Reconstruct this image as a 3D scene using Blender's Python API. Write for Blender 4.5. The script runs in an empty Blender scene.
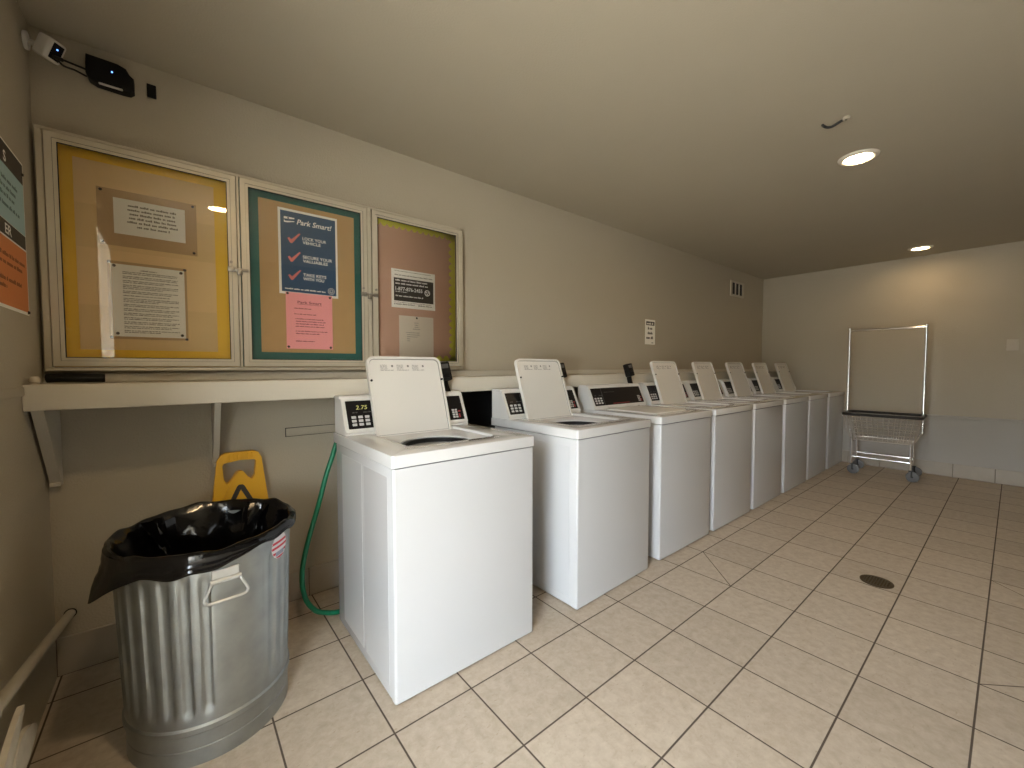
import bpy, bmesh, math, random
from mathutils import Vector, Matrix
random.seed(7)
S = bpy.context.scene
COL = S.collection
PI = math.pi

# ------------------------------------------------------------------ camera
cam_data = bpy.data.cameras.new('camera')
cam = bpy.data.objects.new('camera', cam_data)
COL.objects.link(cam)
cam_data.sensor_fit = 'HORIZONTAL'
cam_data.sensor_width = 36.0
cam_data.lens = 14.457
cam_data.clip_start = 0.02
cam.matrix_world = Matrix(((0.774277, 0.026372, -0.632297, -0.53391),
                           (-0.632846, 0.031457, -0.773638, -1.27143),
                           (-0.000512, 0.999157, 0.041046, 1.22077),
                           (0, 0, 0, 1)))
S.camera = cam

# ------------------------------------------------------------------ daylight, exposure
SKY_STRENGTH = 38.0
SKY_COLOR = (0.82, 0.915, 1.0)
GROUND_RADIANCE = (27.0, 26.0, 23.5)      # sunlit paving outside
TREES_RADIANCE = (7.5, 8.0, 7.5)          # shaded planting on the horizon
LAMP_STRENGTH = 210.0
S.view_settings.view_transform = 'Standard'
S.view_settings.look = 'None'
S.view_settings.gamma = 1.0
S.view_settings.use_curve_mapping = False
S.view_settings.exposure = -0.12

# room: x along the back wall, y towards the back wall, z up (metres)
XL, XR, YB, YF, ZC = -0.927, 6.12, 1.088, -2.40, 2.4915
DY0, DY1, DZ = -1.36, -0.56, 2.2        # doorway in the left wall

world = bpy.data.worlds.new('daylight')
S.world = world
world.use_nodes = True
bg = world.node_tree.nodes['Background']
wn_, wl_ = world.node_tree.nodes, world.node_tree.links
wtc = wn_.new('ShaderNodeTexCoord')
wsep = wn_.new('ShaderNodeSeparateXYZ')
wl_.new(wtc.outputs['Generated'], wsep.inputs[0])
wmr = wn_.new('ShaderNodeMapRange')
wmr.inputs['From Min'].default_value = -1
wmr.inputs['From Max'].default_value = 1
wl_.new(wsep.outputs[2], wmr.inputs['Value'])
wr = wn_.new('ShaderNodeValToRGB')
cr = wr.color_ramp
k = 1.0 / SKY_STRENGTH
cr.elements[0].position = 0.0
cr.elements[0].color = (*[c * k for c in GROUND_RADIANCE], 1)
cr.elements[1].position = 1.0
cr.elements[1].color = (*[c * 0.5 for c in SKY_COLOR], 1)
for pos, col in ((0.468, [c * k for c in GROUND_RADIANCE]), (0.476, [c * k for c in TREES_RADIANCE]),
                 (0.532, [c * k for c in TREES_RADIANCE]), (0.550, SKY_COLOR), (0.70, SKY_COLOR)):
    e_ = cr.elements.new(pos)
    e_.color = (*col, 1)
e_ = cr.elements.new(0.78)
e_.color = (*[c * 0.5 for c in SKY_COLOR], 1)
wl_.new(wmr.outputs[0], wr.inputs[0])
wl_.new(wr.outputs[0], bg.inputs[0])
bg.inputs[1].default_value = SKY_STRENGTH
pl = bpy.data.lights.new('doorway_portal', 'AREA')
pl.shape = 'RECTANGLE'
pl.size = DY1 - DY0
pl.size_y = DZ
pl.cycles.is_portal = True
plo = bpy.data.objects.new('doorway_portal', pl)
COL.objects.link(plo)
plo.location = (XL - 0.16, (DY0 + DY1) / 2, DZ / 2)
plo.rotation_euler = Vector((1, 0, 0)).to_track_quat('-Z', 'Z').to_euler()


# ------------------------------------------------------------------ materials
def mat(name, color, rough=0.5, metal=0.0, spec=0.5, coat=0.0, var=0.0, vscale=6.0, bump=0.0, bscale=60.0,
        emit=None, estr=0.0, coat_rough=0.05):
    m = bpy.data.materials.new(name)
    m.use_nodes = True
    nt = m.node_tree
    N, L = nt.nodes, nt.links
    b = N['Principled BSDF']
    b.inputs['Base Color'].default_value = (*color, 1)
    b.inputs['Roughness'].default_value = rough
    b.inputs['Metallic'].default_value = metal
    b.inputs['Specular IOR Level'].default_value = spec
    b.inputs['Coat Weight'].default_value = coat
    b.inputs['Coat Roughness'].default_value = coat_rough
    if emit:
        b.inputs['Emission Color'].default_value = (*emit, 1)
        b.inputs['Emission Strength'].default_value = estr
    tc = N.new('ShaderNodeTexCoord')
    if var:
        n = N.new('ShaderNodeTexNoise')
        n.inputs['Scale'].default_value = vscale
        n.inputs['Detail'].default_value = 5
        L.new(tc.outputs['Object'], n.inputs['Vector'])
        mx = N.new('ShaderNodeMix')
        mx.data_type = 'RGBA'
        mx.inputs[6].default_value = (*[c * (1 - var) for c in color], 1)
        mx.inputs[7].default_value = (*[min(1, c * (1 + var)) for c in color], 1)
        L.new(n.outputs['Fac'], mx.inputs[0])
        L.new(mx.outputs[2], b.inputs['Base Color'])
    if bump:
        n2 = N.new('ShaderNodeTexNoise')
        n2.inputs['Scale'].default_value = bscale
        n2.inputs['Detail'].default_value = 3
        L.new(tc.outputs['Object'], n2.inputs['Vector'])
        bp = N.new('ShaderNodeBump')
        bp.inputs['Strength'].default_value = bump
        bp.inputs['Distance'].default_value = 0.01
        L.new(n2.outputs['Fac'], bp.inputs['Height'])
        L.new(bp.outputs['Normal'], b.inputs['Normal'])
    return m


def tile_material():
    m = bpy.data.materials.new('floor_tile')
    m.use_nodes = True
    nt = m.node_tree
    N, L = nt.nodes, nt.links
    b = N['Principled BSDF']
    T = 0.305

    def math_(op, a, c=None, d=None):
        n = N.new('ShaderNodeMath')
        n.operation = op
        for i, v in enumerate((a, c, d)):
            if v is None:
                continue
            if isinstance(v, (int, float)):
                n.inputs[i].default_value = v
            else:
                L.new(v, n.inputs[i])
        return n.outputs[0]
    tc = N.new('ShaderNodeTexCoord')
    sep = N.new('ShaderNodeSeparateXYZ')
    L.new(tc.outputs['Object'], sep.inputs[0])
    x, y = math_('DIVIDE', sep.outputs[0], T), math_('DIVIDE', sep.outputs[1], T)

    def edge(v):
        return math_('ABSOLUTE', math_('SUBTRACT', v, math_('ROUND', v)))
    d = math_('MINIMUM', edge(x), edge(y))
    # three tiles cut on the diagonal, where the floor falls to the drain
    for cx, cy, dx, dy in ((6, -1, 1, 1), (9, -5, 1, 1), (6, -4, 1, -1)):
        lx, ly = math_('SUBTRACT', x, cx), math_('SUBTRACT', y, cy)
        if dy > 0:
            dist = math_('ABSOLUTE', math_('SUBTRACT', lx, ly))
            in_y = math_('COMPARE', ly, 0.5, 0.5)
        else:
            dist = math_('ABSOLUTE', math_('ADD', lx, ly))
            in_y = math_('COMPARE', ly, -0.5, 0.5)
        inside = math_('MULTIPLY', math_('COMPARE', lx, 0.5, 0.5), in_y)
        out = math_('MULTIPLY', math_('SUBTRACT', 1.0, inside), 10.0)
        d = math_('MINIMUM', d, math_('ADD', math_('MULTIPLY', dist, 0.9), out))
    mr = N.new('ShaderNodeMapRange')
    mr.interpolation_type = 'SMOOTHSTEP'
    mr.inputs['From Min'].default_value = 0.0068
    mr.inputs['From Max'].default_value = 0.0125
    L.new(d, mr.inputs['Value'])
    tile = mr.outputs[0]
    # colour
    fl = N.new('ShaderNodeCombineXYZ')
    L.new(math_('FLOOR', x), fl.inputs[0])
    L.new(math_('FLOOR', y), fl.inputs[1])
    wn = N.new('ShaderNodeTexWhiteNoise')
    L.new(fl.outputs[0], wn.inputs['Vector'])
    off = N.new('ShaderNodeVectorMath')
    off.operation = 'MULTIPLY_ADD'
    L.new(wn.outputs['Color'], off.inputs[0])
    off.inputs[1].default_value = (5, 5, 5)
    L.new(tc.outputs['Object'], off.inputs[2])
    n1 = N.new('ShaderNodeTexNoise')
    n1.inputs['Scale'].default_value = 30
    n1.inputs['Detail'].default_value = 8
    n1.inputs['Roughness'].default_value = 0.65
    n1.inputs['Distortion'].default_value = 0.25
    L.new(off.outputs[0], n1.inputs['Vector'])
    r = N.new('ShaderNodeValToRGB')
    r.color_ramp.elements[0].position = 0.28
    r.color_ramp.elements[0].color = (0.42, 0.352, 0.275, 1)
    r.color_ramp.elements[1].position = 0.72
    r.color_ramp.elements[1].color = (0.56, 0.49, 0.405, 1)
    L.new(n1.outputs['Fac'], r.inputs[0])
    hsv = N.new('ShaderNodeHueSaturation')
    L.new(r.outputs[0], hsv.inputs['Color'])
    L.new(math_('MULTIPLY_ADD', wn.outputs['Value'], 0.12, 0.94), hsv.inputs['Value'])
    # small scratches and chips
    n3 = N.new('ShaderNodeTexNoise')
    n3.inputs['Scale'].default_value = 42
    n3.inputs['Detail'].default_value = 2
    mp = N.new('ShaderNodeMapping')
    mp.inputs['Scale'].default_value = (1, 2.4, 1)
    mp.inputs['Rotation'].default_value = (0, 0, 0.5)
    L.new(off.outputs[0], mp.inputs[0])
    L.new(mp.outputs[0], n3.inputs['Vector'])
    mr3 = N.new('ShaderNodeMapRange')
    mr3.inputs['From Min'].default_value = 0.66
    mr3.inputs['From Max'].default_value = 0.78
    L.new(n3.outputs['Fac'], mr3.inputs['Value'])
    mix3 = N.new('ShaderNodeMix')
    mix3.data_type = 'RGBA'
    L.new(math_('MULTIPLY', mr3.outputs[0], 0.5), mix3.inputs[0])
    L.new(hsv.outputs[0], mix3.inputs[6])
    mix3.inputs[7].default_value = (0.30, 0.23, 0.16, 1)
    mix = N.new('ShaderNodeMix')
    mix.data_type = 'RGBA'
    L.new(tile, mix.inputs[0])
    mix.inputs[6].default_value = (0.095, 0.075, 0.06, 1)
    L.new(mix3.outputs[2], mix.inputs[7])
    L.new(mix.outputs[2], b.inputs['Base Color'])
    rr = N.new('ShaderNodeMapRange')
    rr.inputs['To Min'].default_value = 0.9
    rr.inputs['To Max'].default_value = 0.5
    L.new(tile, rr.inputs['Value'])
    L.new(rr.outputs[0], b.inputs['Roughness'])
    b.inputs['Specular IOR Level'].default_value = 0.35
    h = math_('ADD', math_('MULTIPLY', tile, 0.7), math_('MULTIPLY', n1.outputs['Fac'], 0.12))
    bp = N.new('ShaderNodeBump')
    bp.inputs['Strength'].default_value = 0.35
    bp.inputs['Distance'].default_value = 0.004
    L.new(h, bp.inputs['Height'])
    L.new(bp.outputs[0], b.inputs['Normal'])
    return m


def glass_material():
    m = bpy.data.materials.new('case_glass')
    m.use_nodes = True
    nt = m.node_tree
    N, L = nt.nodes, nt.links
    b = N['Principled BSDF']
    b.inputs['Base Color'].default_value = (1, 1, 1, 1)
    b.inputs['Roughness'].default_value = 0.0
    b.inputs['IOR'].default_value = 1.5
    b.inputs['Transmission Weight'].default_value = 1.0
    # thin pane: straight-through transparency plus a mirror reflection by Fresnel
    tr = N.new('ShaderNodeBsdfTransparent')
    tr.inputs[0].default_value = (0.99, 0.99, 0.985, 1)
    gl = N.new('ShaderNodeBsdfGlossy')
    gl.inputs['Roughness'].default_value = 0.01
    fr = N.new('ShaderNodeFresnel')
    fr.inputs['IOR'].default_value = 1.5
    mx = N.new('ShaderNodeMixShader')
    L.new(fr.outputs[0], mx.inputs[0])
    L.new(tr.outputs[0], mx.inputs[1])
    L.new(gl.outputs[0], mx.inputs[2])
    L.new(mx.outputs[0], N['Material Output'].inputs['Surface'])
    return m


def flute_material():
    m = mat('galvanized_steel', (0.37, 0.39, 0.385), 0.5, 1.0, var=0.25, vscale=14)
    return m


WALL = mat('wall_paint', (0.47, 0.42, 0.325), 0.62, spec=0.3, bump=0.25, bscale=140, var=0.03, vscale=2)
CEIL = mat('ceiling_paint', (0.45, 0.405, 0.315), 0.75, spec=0.2, bump=0.14, bscale=120, var=0.03, vscale=3)
WALLG = mat('grey_wainscot_paint', (0.43, 0.405, 0.36), 0.6, bump=0.25, bscale=140, var=0.03, vscale=2)
WALLF = mat('front_wall_brown_paint', (0.20, 0.17, 0.13), 0.6, var=0.05, vscale=2)
TILE = tile_material()
BASE = mat('baseboard_tile', (0.42, 0.37, 0.30), 0.45, var=0.08, vscale=12)
GROUT = mat('baseboard_grout', (0.14, 0.115, 0.09), 0.9)
OUTW = mat('added_slab_pale', (0.62, 0.61, 0.58), 0.9, var=0.05)  # for the added slab outside the door
PAVE = mat('outdoor_concrete', (0.5, 0.49, 0.46), 0.9, var=0.1)
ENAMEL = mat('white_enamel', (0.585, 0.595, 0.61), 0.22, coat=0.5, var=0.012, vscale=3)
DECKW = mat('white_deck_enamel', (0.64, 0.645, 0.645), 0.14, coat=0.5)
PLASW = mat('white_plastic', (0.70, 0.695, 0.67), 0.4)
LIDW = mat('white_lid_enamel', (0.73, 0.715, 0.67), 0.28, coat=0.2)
TUBW = mat('white_tub_porcelain', (0.72, 0.72, 0.70), 0.3)
DARK = mat('black_plastic', (0.006, 0.006, 0.006), 0.5, spec=0.25)
PANEL = mat('black_panel_gloss', (0.008, 0.007, 0.008), 0.35, spec=0.15)
PANEL2 = mat('panel_divider_gray', (0.09, 0.09, 0.09), 0.4)
BTN = mat('grey_button', (0.55, 0.55, 0.55), 0.45)
REDP = mat('panel_red_print', (0.34, 0.03, 0.04), 0.5)
DISP = mat('lit_display_digit', (0.3, 0.3, 0.1), 0.5, emit=(0.75, 0.72, 0.25), estr=0.55)
INK = mat('grey_label_ink', (0.20, 0.195, 0.19), 0.8)
LABELW = mat('lid_label_paper', (0.72, 0.70, 0.66), 0.7)
ALU = mat('satin_aluminium', (0.62, 0.57, 0.46), 0.40, 0.35, var=0.05, vscale=4)
STEEL = mat('latch_steel', (0.36, 0.34, 0.30), 0.3, 1.0)
CHROME = mat('cart_chrome', (0.90, 0.90, 0.89), 0.14, 1.0)
ZINC = mat('bright_wire', (0.88, 0.88, 0.87), 0.2, 0.9)
GLASS = glass_material()
KRAFTB = mat('kraft_paper_lighter', (0.86, 0.635, 0.335), 0.8, var=0.05, vscale=3)
YELP = mat('yellow_backing_paper', (0.95, 0.61, 0.06), 0.8, var=0.06)
KRAFT = mat('kraft_paper', (0.80, 0.59, 0.30), 0.8, var=0.05, vscale=3)
KRAFT2 = mat('kraft_paper_dark', (0.54, 0.37, 0.20), 0.8, var=0.05, vscale=3)
TEAL = mat('teal_backing_paper', (0.02, 0.135, 0.115), 0.75, var=0.1)
TAN = mat('tan_cork', (0.52, 0.335, 0.145), 0.85, var=0.06, vscale=20)
PINKC = mat('pinkish_brown_cork', (0.58, 0.36, 0.255), 0.85, var=0.1, vscale=5)
SCAL = mat('yellow_green_border_card', (0.66, 0.64, 0.07), 0.75, var=0.1)
PAPER = mat('white_paper', (0.95, 0.93, 0.86), 0.8)
PAPERD = mat('cream_paper', (0.74, 0.66, 0.54), 0.8)
PINKP = mat('pink_paper', (0.93, 0.39, 0.39), 0.8)
NAVY = mat('navy_print', (0.022, 0.075, 0.16), 0.5)
CHECK = mat('red_check_print', (0.78, 0.20, 0.18), 0.6)
TXTW = mat('white_print', (0.95, 0.94, 0.9), 0.7)
TXTD = mat('dark_print', (0.05, 0.045, 0.04), 0.8)
TXTM = mat('faded_print', (0.22, 0.20, 0.16), 0.8)
BLACKP = mat('dark_brown_print', (0.042, 0.034, 0.028), 0.6)
TXTR = mat('maroon_print', (0.30, 0.05, 0.07), 0.8)
BLUEP = mat('light_blue_print', (0.42, 0.62, 0.65), 0.6)
ORANGEP = mat('orange_print', (0.74, 0.25, 0.075), 0.6)
BLUET = mat('dark_blue_print', (0.09, 0.16, 0.17), 0.7)
ORANT = mat('dark_orange_print', (0.25, 0.07, 0.02), 0.7)
PIN = mat('pin_dark', (0.05, 0.04, 0.035), 0.4)
SHELFW = mat('shelf_paint', (0.60, 0.56, 0.47), 0.45, var=0.03)
GALV = flute_material()
BAILM = mat('galvanized_wire', (0.60, 0.61, 0.60), 0.4, 0.6)
BAG = mat('black_bin_liner', (0.003, 0.003, 0.0035), 0.15, spec=0.45, bump=0.5, bscale=11)
YELL = mat('yellow_sign_plastic', (0.80, 0.43, 0.012), 0.45)
GREEN = mat('green_hose_rubber', (0.004, 0.16, 0.075), 0.35)
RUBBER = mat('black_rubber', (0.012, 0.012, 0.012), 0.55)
GREYW = mat('grey_caster_rubber', (0.13, 0.13, 0.13), 0.5)
OFFW = mat('offwhite_worn_paint', (0.60, 0.55, 0.46), 0.6, var=0.18, vscale=30)
PIPEP = mat('painted_pipe', (0.50, 0.46, 0.38), 0.5, var=0.08, vscale=20)
PLATEW = mat('offwhite_plate', (0.55, 0.50, 0.41), 0.5)
CAMW = mat('camera_white', (0.72, 0.70, 0.66), 0.35)
LEDB = mat('blue_led', (0.1, 0.2, 0.9), 0.3, emit=(0.12, 0.3, 1.0), estr=4)
BRASS = mat('dark_bronze_drain', (0.10, 0.075, 0.045), 0.45, 0.8)
LAMPM = mat('lit_lamp_lens', (1, 0.9, 0.7), 0.4, emit=(1.0, 0.70, 0.38), estr=LAMP_STRENGTH)
LAMPD = mat('dimmer_lamp_lens', (1, 0.9, 0.7), 0.4, emit=(1.0, 0.70, 0.38), estr=LAMP_STRENGTH * 0.42)
TRIMW = mat('lamp_trim_white', (0.75, 0.70, 0.6), 0.35)
STRW = mat('sticker_white', (0.75, 0.74, 0.76), 0.5)
STRR = mat('sticker_red', (0.62, 0.05, 0.08), 0.5)
STRB = mat('sticker_blue_grey', (0.30, 0.32, 0.42), 0.5)
DARKREC = mat('dark_recess', (0.02, 0.018, 0.016), 0.8)


# ------------------------------------------------------------------ mesh helpers
def new_bm():
    return bmesh.new()


def merge(dst, src, M=None):
    me = bpy.data.meshes.new('tmp')
    if M is not None:
        src.transform(M)
    src.to_mesh(me)
    src.free()
    dst.from_mesh(me)
    bpy.data.meshes.remove(me)


def box(bm, a, b, bev=0.0, seg=2, M=None):
    t = bmesh.new()
    bmesh.ops.create_cube(t, size=1)
    a, b = Vector(a), Vector(b)
    c, s = (a + b) / 2, b - a
    for v in t.verts:
        v.co = Vector((v.co.x * s.x, v.co.y * s.y, v.co.z * s.z)) + c
    if bev:
        bev = min(bev, 0.49 * min(abs(s.x), abs(s.y), abs(s.z)))
        bmesh.ops.bevel(t, geom=t.edges[:], offset=bev, segments=seg, affect='EDGES', profile=0.5)
    merge(bm, t, M)


def cyl(bm, p0, p1, r, seg=20, r2=None, bev=0.0):
    p0, p1 = Vector(p0), Vector(p1)
    d = p1 - p0
    t = bmesh.new()
    bmesh.ops.create_cone(t, cap_ends=True, segments=seg, radius1=r, radius2=r if r2 is None else r2, depth=d.length)
    if bev:
        es = [e for e in t.edges if any(len(f.verts) > 4 for f in e.link_faces)]
        bmesh.ops.bevel(t, geom=es, offset=bev, segments=2, affect='EDGES', profile=0.5)
    M = Matrix.Translation((p0 + p1) / 2) @ d.to_track_quat('Z', 'Y').to_matrix().to_4x4()
    merge(bm, t, M)


def tube(bm, pts, r, seg=10, closed=False):
    pts = [Vector(p) for p in pts]
    n = len(pts)
    rings = []
    up = None
    for i, p in enumerate(pts):
        if closed:
            d = pts[(i + 1) % n] - pts[i - 1]
        else:
            d = pts[min(i + 1, n - 1)] - pts[max(i - 1, 0)]
        d.normalize()
        if up is None:
            up = d.orthogonal().normalized()
        else:
            up = (up - d * up.dot(d)).normalized()
        side = d.cross(up)
        rings.append([bm.verts.new(p + r * (math.cos(2 * PI * k / seg) * up + math.sin(2 * PI * k / seg) * side))
                      for k in range(seg)])
    m = n if closed else n - 1
    for i in range(m):
        a, b = rings[i], rings[(i + 1) % n]
        for k in range(seg):
            bm.faces.new((a[k], a[(k + 1) % seg], b[(k + 1) % seg], b[k]))
    if not closed:
        bm.faces.new(rings[0][::-1])
        bm.faces.new(rings[-1])


def smooth_path(ctrl, n=8):
    out = []
    P = [Vector(p) for p in ctrl]
    P = [P[0] * 2 - P[1]] + P + [P[-1] * 2 - P[-2]]
    for i in range(1, len(P) - 2):
        for k in range(n):
            t = k / n
            a, b, c, d = P[i - 1], P[i], P[i + 1], P[i + 2]
            out.append(0.5 * ((2 * b) + (c - a) * t + (2 * a - 5 * b + 4 * c - d) * t * t + (3 * b - a - 3 * c + d) * t ** 3))
    out.append(P[-2])
    return out


def lathe(bm, prof, seg=48, rfun=None, cx=0, cy=0):
    """prof: list of (r, z); rfun(theta, r, z, i) -> (r, z)"""
    rings = []
    for i, (r, z) in enumerate(prof):
        ring = []
        for k in range(seg):
            th = 2 * PI * k / seg
            rr, zz = rfun(th, r, z, i) if rfun else (r, z)
            ring.append(bm.verts.new((cx + rr * math.cos(th), cy + rr * math.sin(th), zz)))
        rings.append(ring)
    for a, b in zip(rings, rings[1:]):
        for k in range(seg):
            bm.faces.new((a[k], a[(k + 1) % seg], b[(k + 1) % seg], b[k]))
    return rings


def prism(bm, outline, holes, thick, M):
    """2D outline (x,y) with holes, extruded from z=0 to z=thick, then moved by M."""
    t = bmesh.new()
    edges = []
    for loop in [outline] + list(holes):
        vs = [t.verts.new((p[0], p[1], 0)) for p in loop]
        for i in range(len(vs)):
            edges.append(t.edges.new((vs[i], vs[(i + 1) % len(vs)])))
    bmesh.ops.triangle_fill(t, use_beauty=True, use_dissolve=False, edges=edges)
    if thick:
        r = bmesh.ops.extrude_face_region(t, geom=t.faces[:])
        bmesh.ops.translate(t, vec=(0, 0, thick), verts=[v for v in r['geom'] if isinstance(v, bmesh.types.BMVert)])
    bmesh.ops.recalc_face_normals(t, faces=t.faces[:])
    merge(bm, t, M)


def rrect(x0, y0, x1, y1, r, seg=5, corners=(1, 1, 1, 1)):
    out = []
    for (cx, cy, a0, on) in ((x1 - r, y1 - r, 0, corners[0]), (x0 + r, y1 - r, 90, corners[1]),
                             (x0 + r, y0 + r, 180, corners[2]), (x1 - r, y0 + r, 270, corners[3])):
        if on:
            for k in range(seg + 1):
                a = math.radians(a0 + 90 * k / seg)
                out.append((cx + r * math.cos(a), cy + r * math.sin(a)))
        else:
            a = math.radians(a0 + 45)
            out.append((cx + r * (1 if math.cos(a) > 0 else -1), cy + r * (1 if math.sin(a) > 0 else -1)))
    return out


def circle(cx, cy, r, n=32):
    return [(cx + r * math.cos(2 * PI * k / n), cy + r * math.sin(2 * PI * k / n)) for k in range(n)]


def facing_front(x, y, z):
    """sheet space (u right, v up, w out of the sheet) -> world, for a sheet on a wall seen from -y"""
    return Matrix(((1, 0, 0, x), (0, 0, -1, y), (0, 1, 0, z), (0, 0, 0, 1)))


def facing_right(x, y, z):
    """sheet on the left wall, seen from +x"""
    return Matrix(((0, 0, 1, x), (1, 0, 0, y), (0, 1, 0, z), (0, 0, 0, 1)))


def facing_left(x, y, z):
    """sheet on the far wall, seen from -x"""
    return Matrix(((0, 0, -1, x), (-1, 0, 0, y), (0, 1, 0, z), (0, 0, 0, 1)))


def obj(name, bm, m, parent=None, smooth=35):
    me = bpy.data.meshes.new(name)
    bmesh.ops.remove_doubles(bm, verts=bm.verts[:], dist=1e-6)
    bm.normal_update()
    bm.to_mesh(me)
    bm.free()
    me.materials.append(m)
    if smooth:
        for p in me.polygons:
            p.use_smooth = True
        me.set_sharp_from_angle(angle=math.radians(smooth))
    o = bpy.data.objects.new(name, me)
    COL.objects.link(o)
    if parent:
        o.parent = parent
    return o


def fixnormals(bm):
    bmesh.ops.recalc_face_normals(bm, faces=bm.faces[:])
    return bm


def thing(name, label, cat, loc=(0, 0, 0), rz=0, group=None):
    o = bpy.data.objects.new(name, None)
    o.empty_display_size = 0.1
    COL.objects.link(o)
    o.location = loc
    o.rotation_euler = (0, 0, rz)
    return tag(o, label, cat, group)


def tag(o, label, cat, group=None):
    o['label'] = label
    o['category'] = cat
    if group:
        o['group'] = group
    return o


def struct(name, bm, m, smooth=0):
    o = obj(name, bm, m, smooth=smooth)
    o['kind'] = 'structure'
    return o


def copy_tree(o, parent=None):
    c = o.copy()
    COL.objects.link(c)
    if parent:
        c.parent = parent
    for ch in list(o.children):
        copy_tree(ch, c)
    return c


def text_bm(bm, s, u, v, h, w=None, bold=0.0, shear=0.0, align='LEFT', M=None, lift=0.0012):
    """letters of cap height h with the left (or centre) baseline at (u, v), squeezed to width w"""
    cu = bpy.data.curves.new('t', 'FONT')
    cu.body = s
    cu.size = 1.0
    cu.shear = shear
    cu.offset = bold
    cu.resolution_u = 3
    o = bpy.data.objects.new('t', cu)
    COL.objects.link(o)
    dg = bpy.context.evaluated_depsgraph_get()
    me = bpy.data.meshes.new_from_object(o.evaluated_get(dg))
    bpy.data.objects.remove(o)
    bpy.data.curves.remove(cu)
    t = bmesh.new()
    t.from_mesh(me)
    bpy.data.meshes.remove(me)
    xs = [q.co.x for q in t.verts]
    x0, x1 = min(xs), max(xs)
    sy = h / 0.70
    sx = sy if w is None else w / (x1 - x0)
    o0 = x0 if align == 'LEFT' else (x0 + x1) / 2
    for q in t.verts:
        q.co = Vector(((q.co.x - o0) * sx + u, q.co.y * sy + v, lift))
    merge(bm, t, M)


def quad(bm, u0, v0, u1, v1, M, lift=0.001):
    vs = [bm.verts.new(M @ Vector(p)) for p in ((u0, v0, lift), (u1, v0, lift), (u1, v1, lift), (u0, v1, lift))]
    bm.faces.new(vs)


def fine_row(bm, u0, u1, v, h, M, rng, lift=0.001):
    """a row of print too small to read: word-like runs of short strokes"""
    u = u0
    while u < u1 - h * 0.4:
        word = rng.randint(2, 8)
        for _ in range(word):
            cw = h * rng.uniform(0.45, 0.75)
            if u + cw > u1:
                return
            hh = h * rng.choice((0.7, 0.7, 0.75, 1.0))
            quad(bm, u, v, u + cw * 0.8, v + hh, M, lift)
            u += cw
        u += h * 0.55


def sheet(name, u0, v0, u1, v1, M, m, parent=None, t=0.001, base=0.0):
    bm = new_bm()
    box(bm, (u0, v0, base), (u1, v1, base + t), M=M)
    return obj(name, bm, m, parent, smooth=0)


# ------------------------------------------------------------------ the room
bm = new_bm(); box(bm, (XL - 0.15, YF - 0.15, -0.12), (XR + 0.15, YB + 0.15, 0)); struct('floor', bm, TILE)
bm = new_bm(); box(bm, (XL - 0.15, YF - 0.15, ZC), (XR + 0.15, YB + 0.15, ZC + 0.15)); struct('ceiling', bm, CEIL)
bm = new_bm(); box(bm, (XL - 0.15, YB, 0), (XR + 0.15, YB + 0.15, ZC)); struct('wall_back', bm, WALL)
bm = new_bm(); box(bm, (XR, YF, 0), (XR + 0.15, YB, ZC)); struct('wall_right', bm, WALL)
bm = new_bm(); box(bm, (XL - 0.15, YF - 0.15, 0), (XR + 0.15, YF, ZC)); struct('wall_front', bm, WALLF)
bm = new_bm()
box(bm, (XL - 0.15, YF, 0), (XL, DY0, ZC))
box(bm, (XL - 0.15, DY1, 0), (XL, YB, ZC))
box(bm, (XL - 0.15, DY0, DZ), (XL, DY1, ZC))
struct('wall_left', bm, WALL)
bm = new_bm()
box(bm, (XL - 0.155, DY0, 0), (XL + 0.008, DY0 + 0.035, DZ))
box(bm, (XL - 0.155, DY1 - 0.035, 0), (XL + 0.008, DY1, DZ))
box(bm, (XL - 0.155, DY0, DZ - 0.035), (XL + 0.008, DY1, DZ))
struct('door_1', bm, SHELFW)
bm = new_bm(); box(bm, (XL - 1.65, -7, -0.14), (XL - 0.15, 6, -0.02)); struct('pavement', bm, PAVE)
bm = new_bm(); box(bm, (XL - 1.65, -7, 2.50), (XL - 0.15, 6, 2.62)); struct('sky_blocking_slab', bm, OUTW)  # added slab, out of view, blocks the overhead sky at the door


def tiles_run(name, pts_fn, length, h=0.152, t=0.012, first=0.0):
    bm = new_bm()
    g = new_bm()
    s = -first
    while s < length:
        a, b = max(0, s) + 0.002, min(length, s + 0.305) - 0.002
        if b > a:
            p, q = pts_fn(a, 0), pts_fn(b, t)
            box(bm, (min(p[0], q[0]), min(p[1], q[1]), 0.003), (max(p[0], q[0]), max(p[1], q[1]), h), 0.002, 1)
        s += 0.305
    o = struct(name, bm, BASE, smooth=30)
    p, q = pts_fn(0, 0), pts_fn(length, t - 0.004)
    box(g, (min(p[0], q[0]), min(p[1], q[1]), 0), (max(p[0], q[0]), max(p[1], q[1]), h - 0.004))
    og = obj('grout', g, GROUT, o, smooth=0)
    return o


tiles_run('baseboard_back', lambda s, t: (XL + s, YB - t), XR - XL, first=0.0)
tiles_run('baseboard_right', lambda s, t: (XR - t - 0.02, YB - s), YB - YF, first=0.18)
# wainscot ledge on the far wall
bm = new_bm()
box(bm, (XR - 0.02, YF, 0), (XR, YB, 0.665), 0.0)
box(bm, (XR - 0.032, YF, 0.655), (XR, YB, 0.68), 0.006)
struct('trim_1', bm, WALLG, smooth=30)
# thin moulding along the left wall at shelf height
bm = new_bm()
box(bm, (XL, DY1, 1.127), (XL + 0.009, 0.775, 1.156), 0.003)
struct('trim_2', bm, WALL, smooth=30)

# ------------------------------------------------------------------ washing machines
W, D, H = 0.665, 0.655, 0.9105
LIP = 0.864


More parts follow.
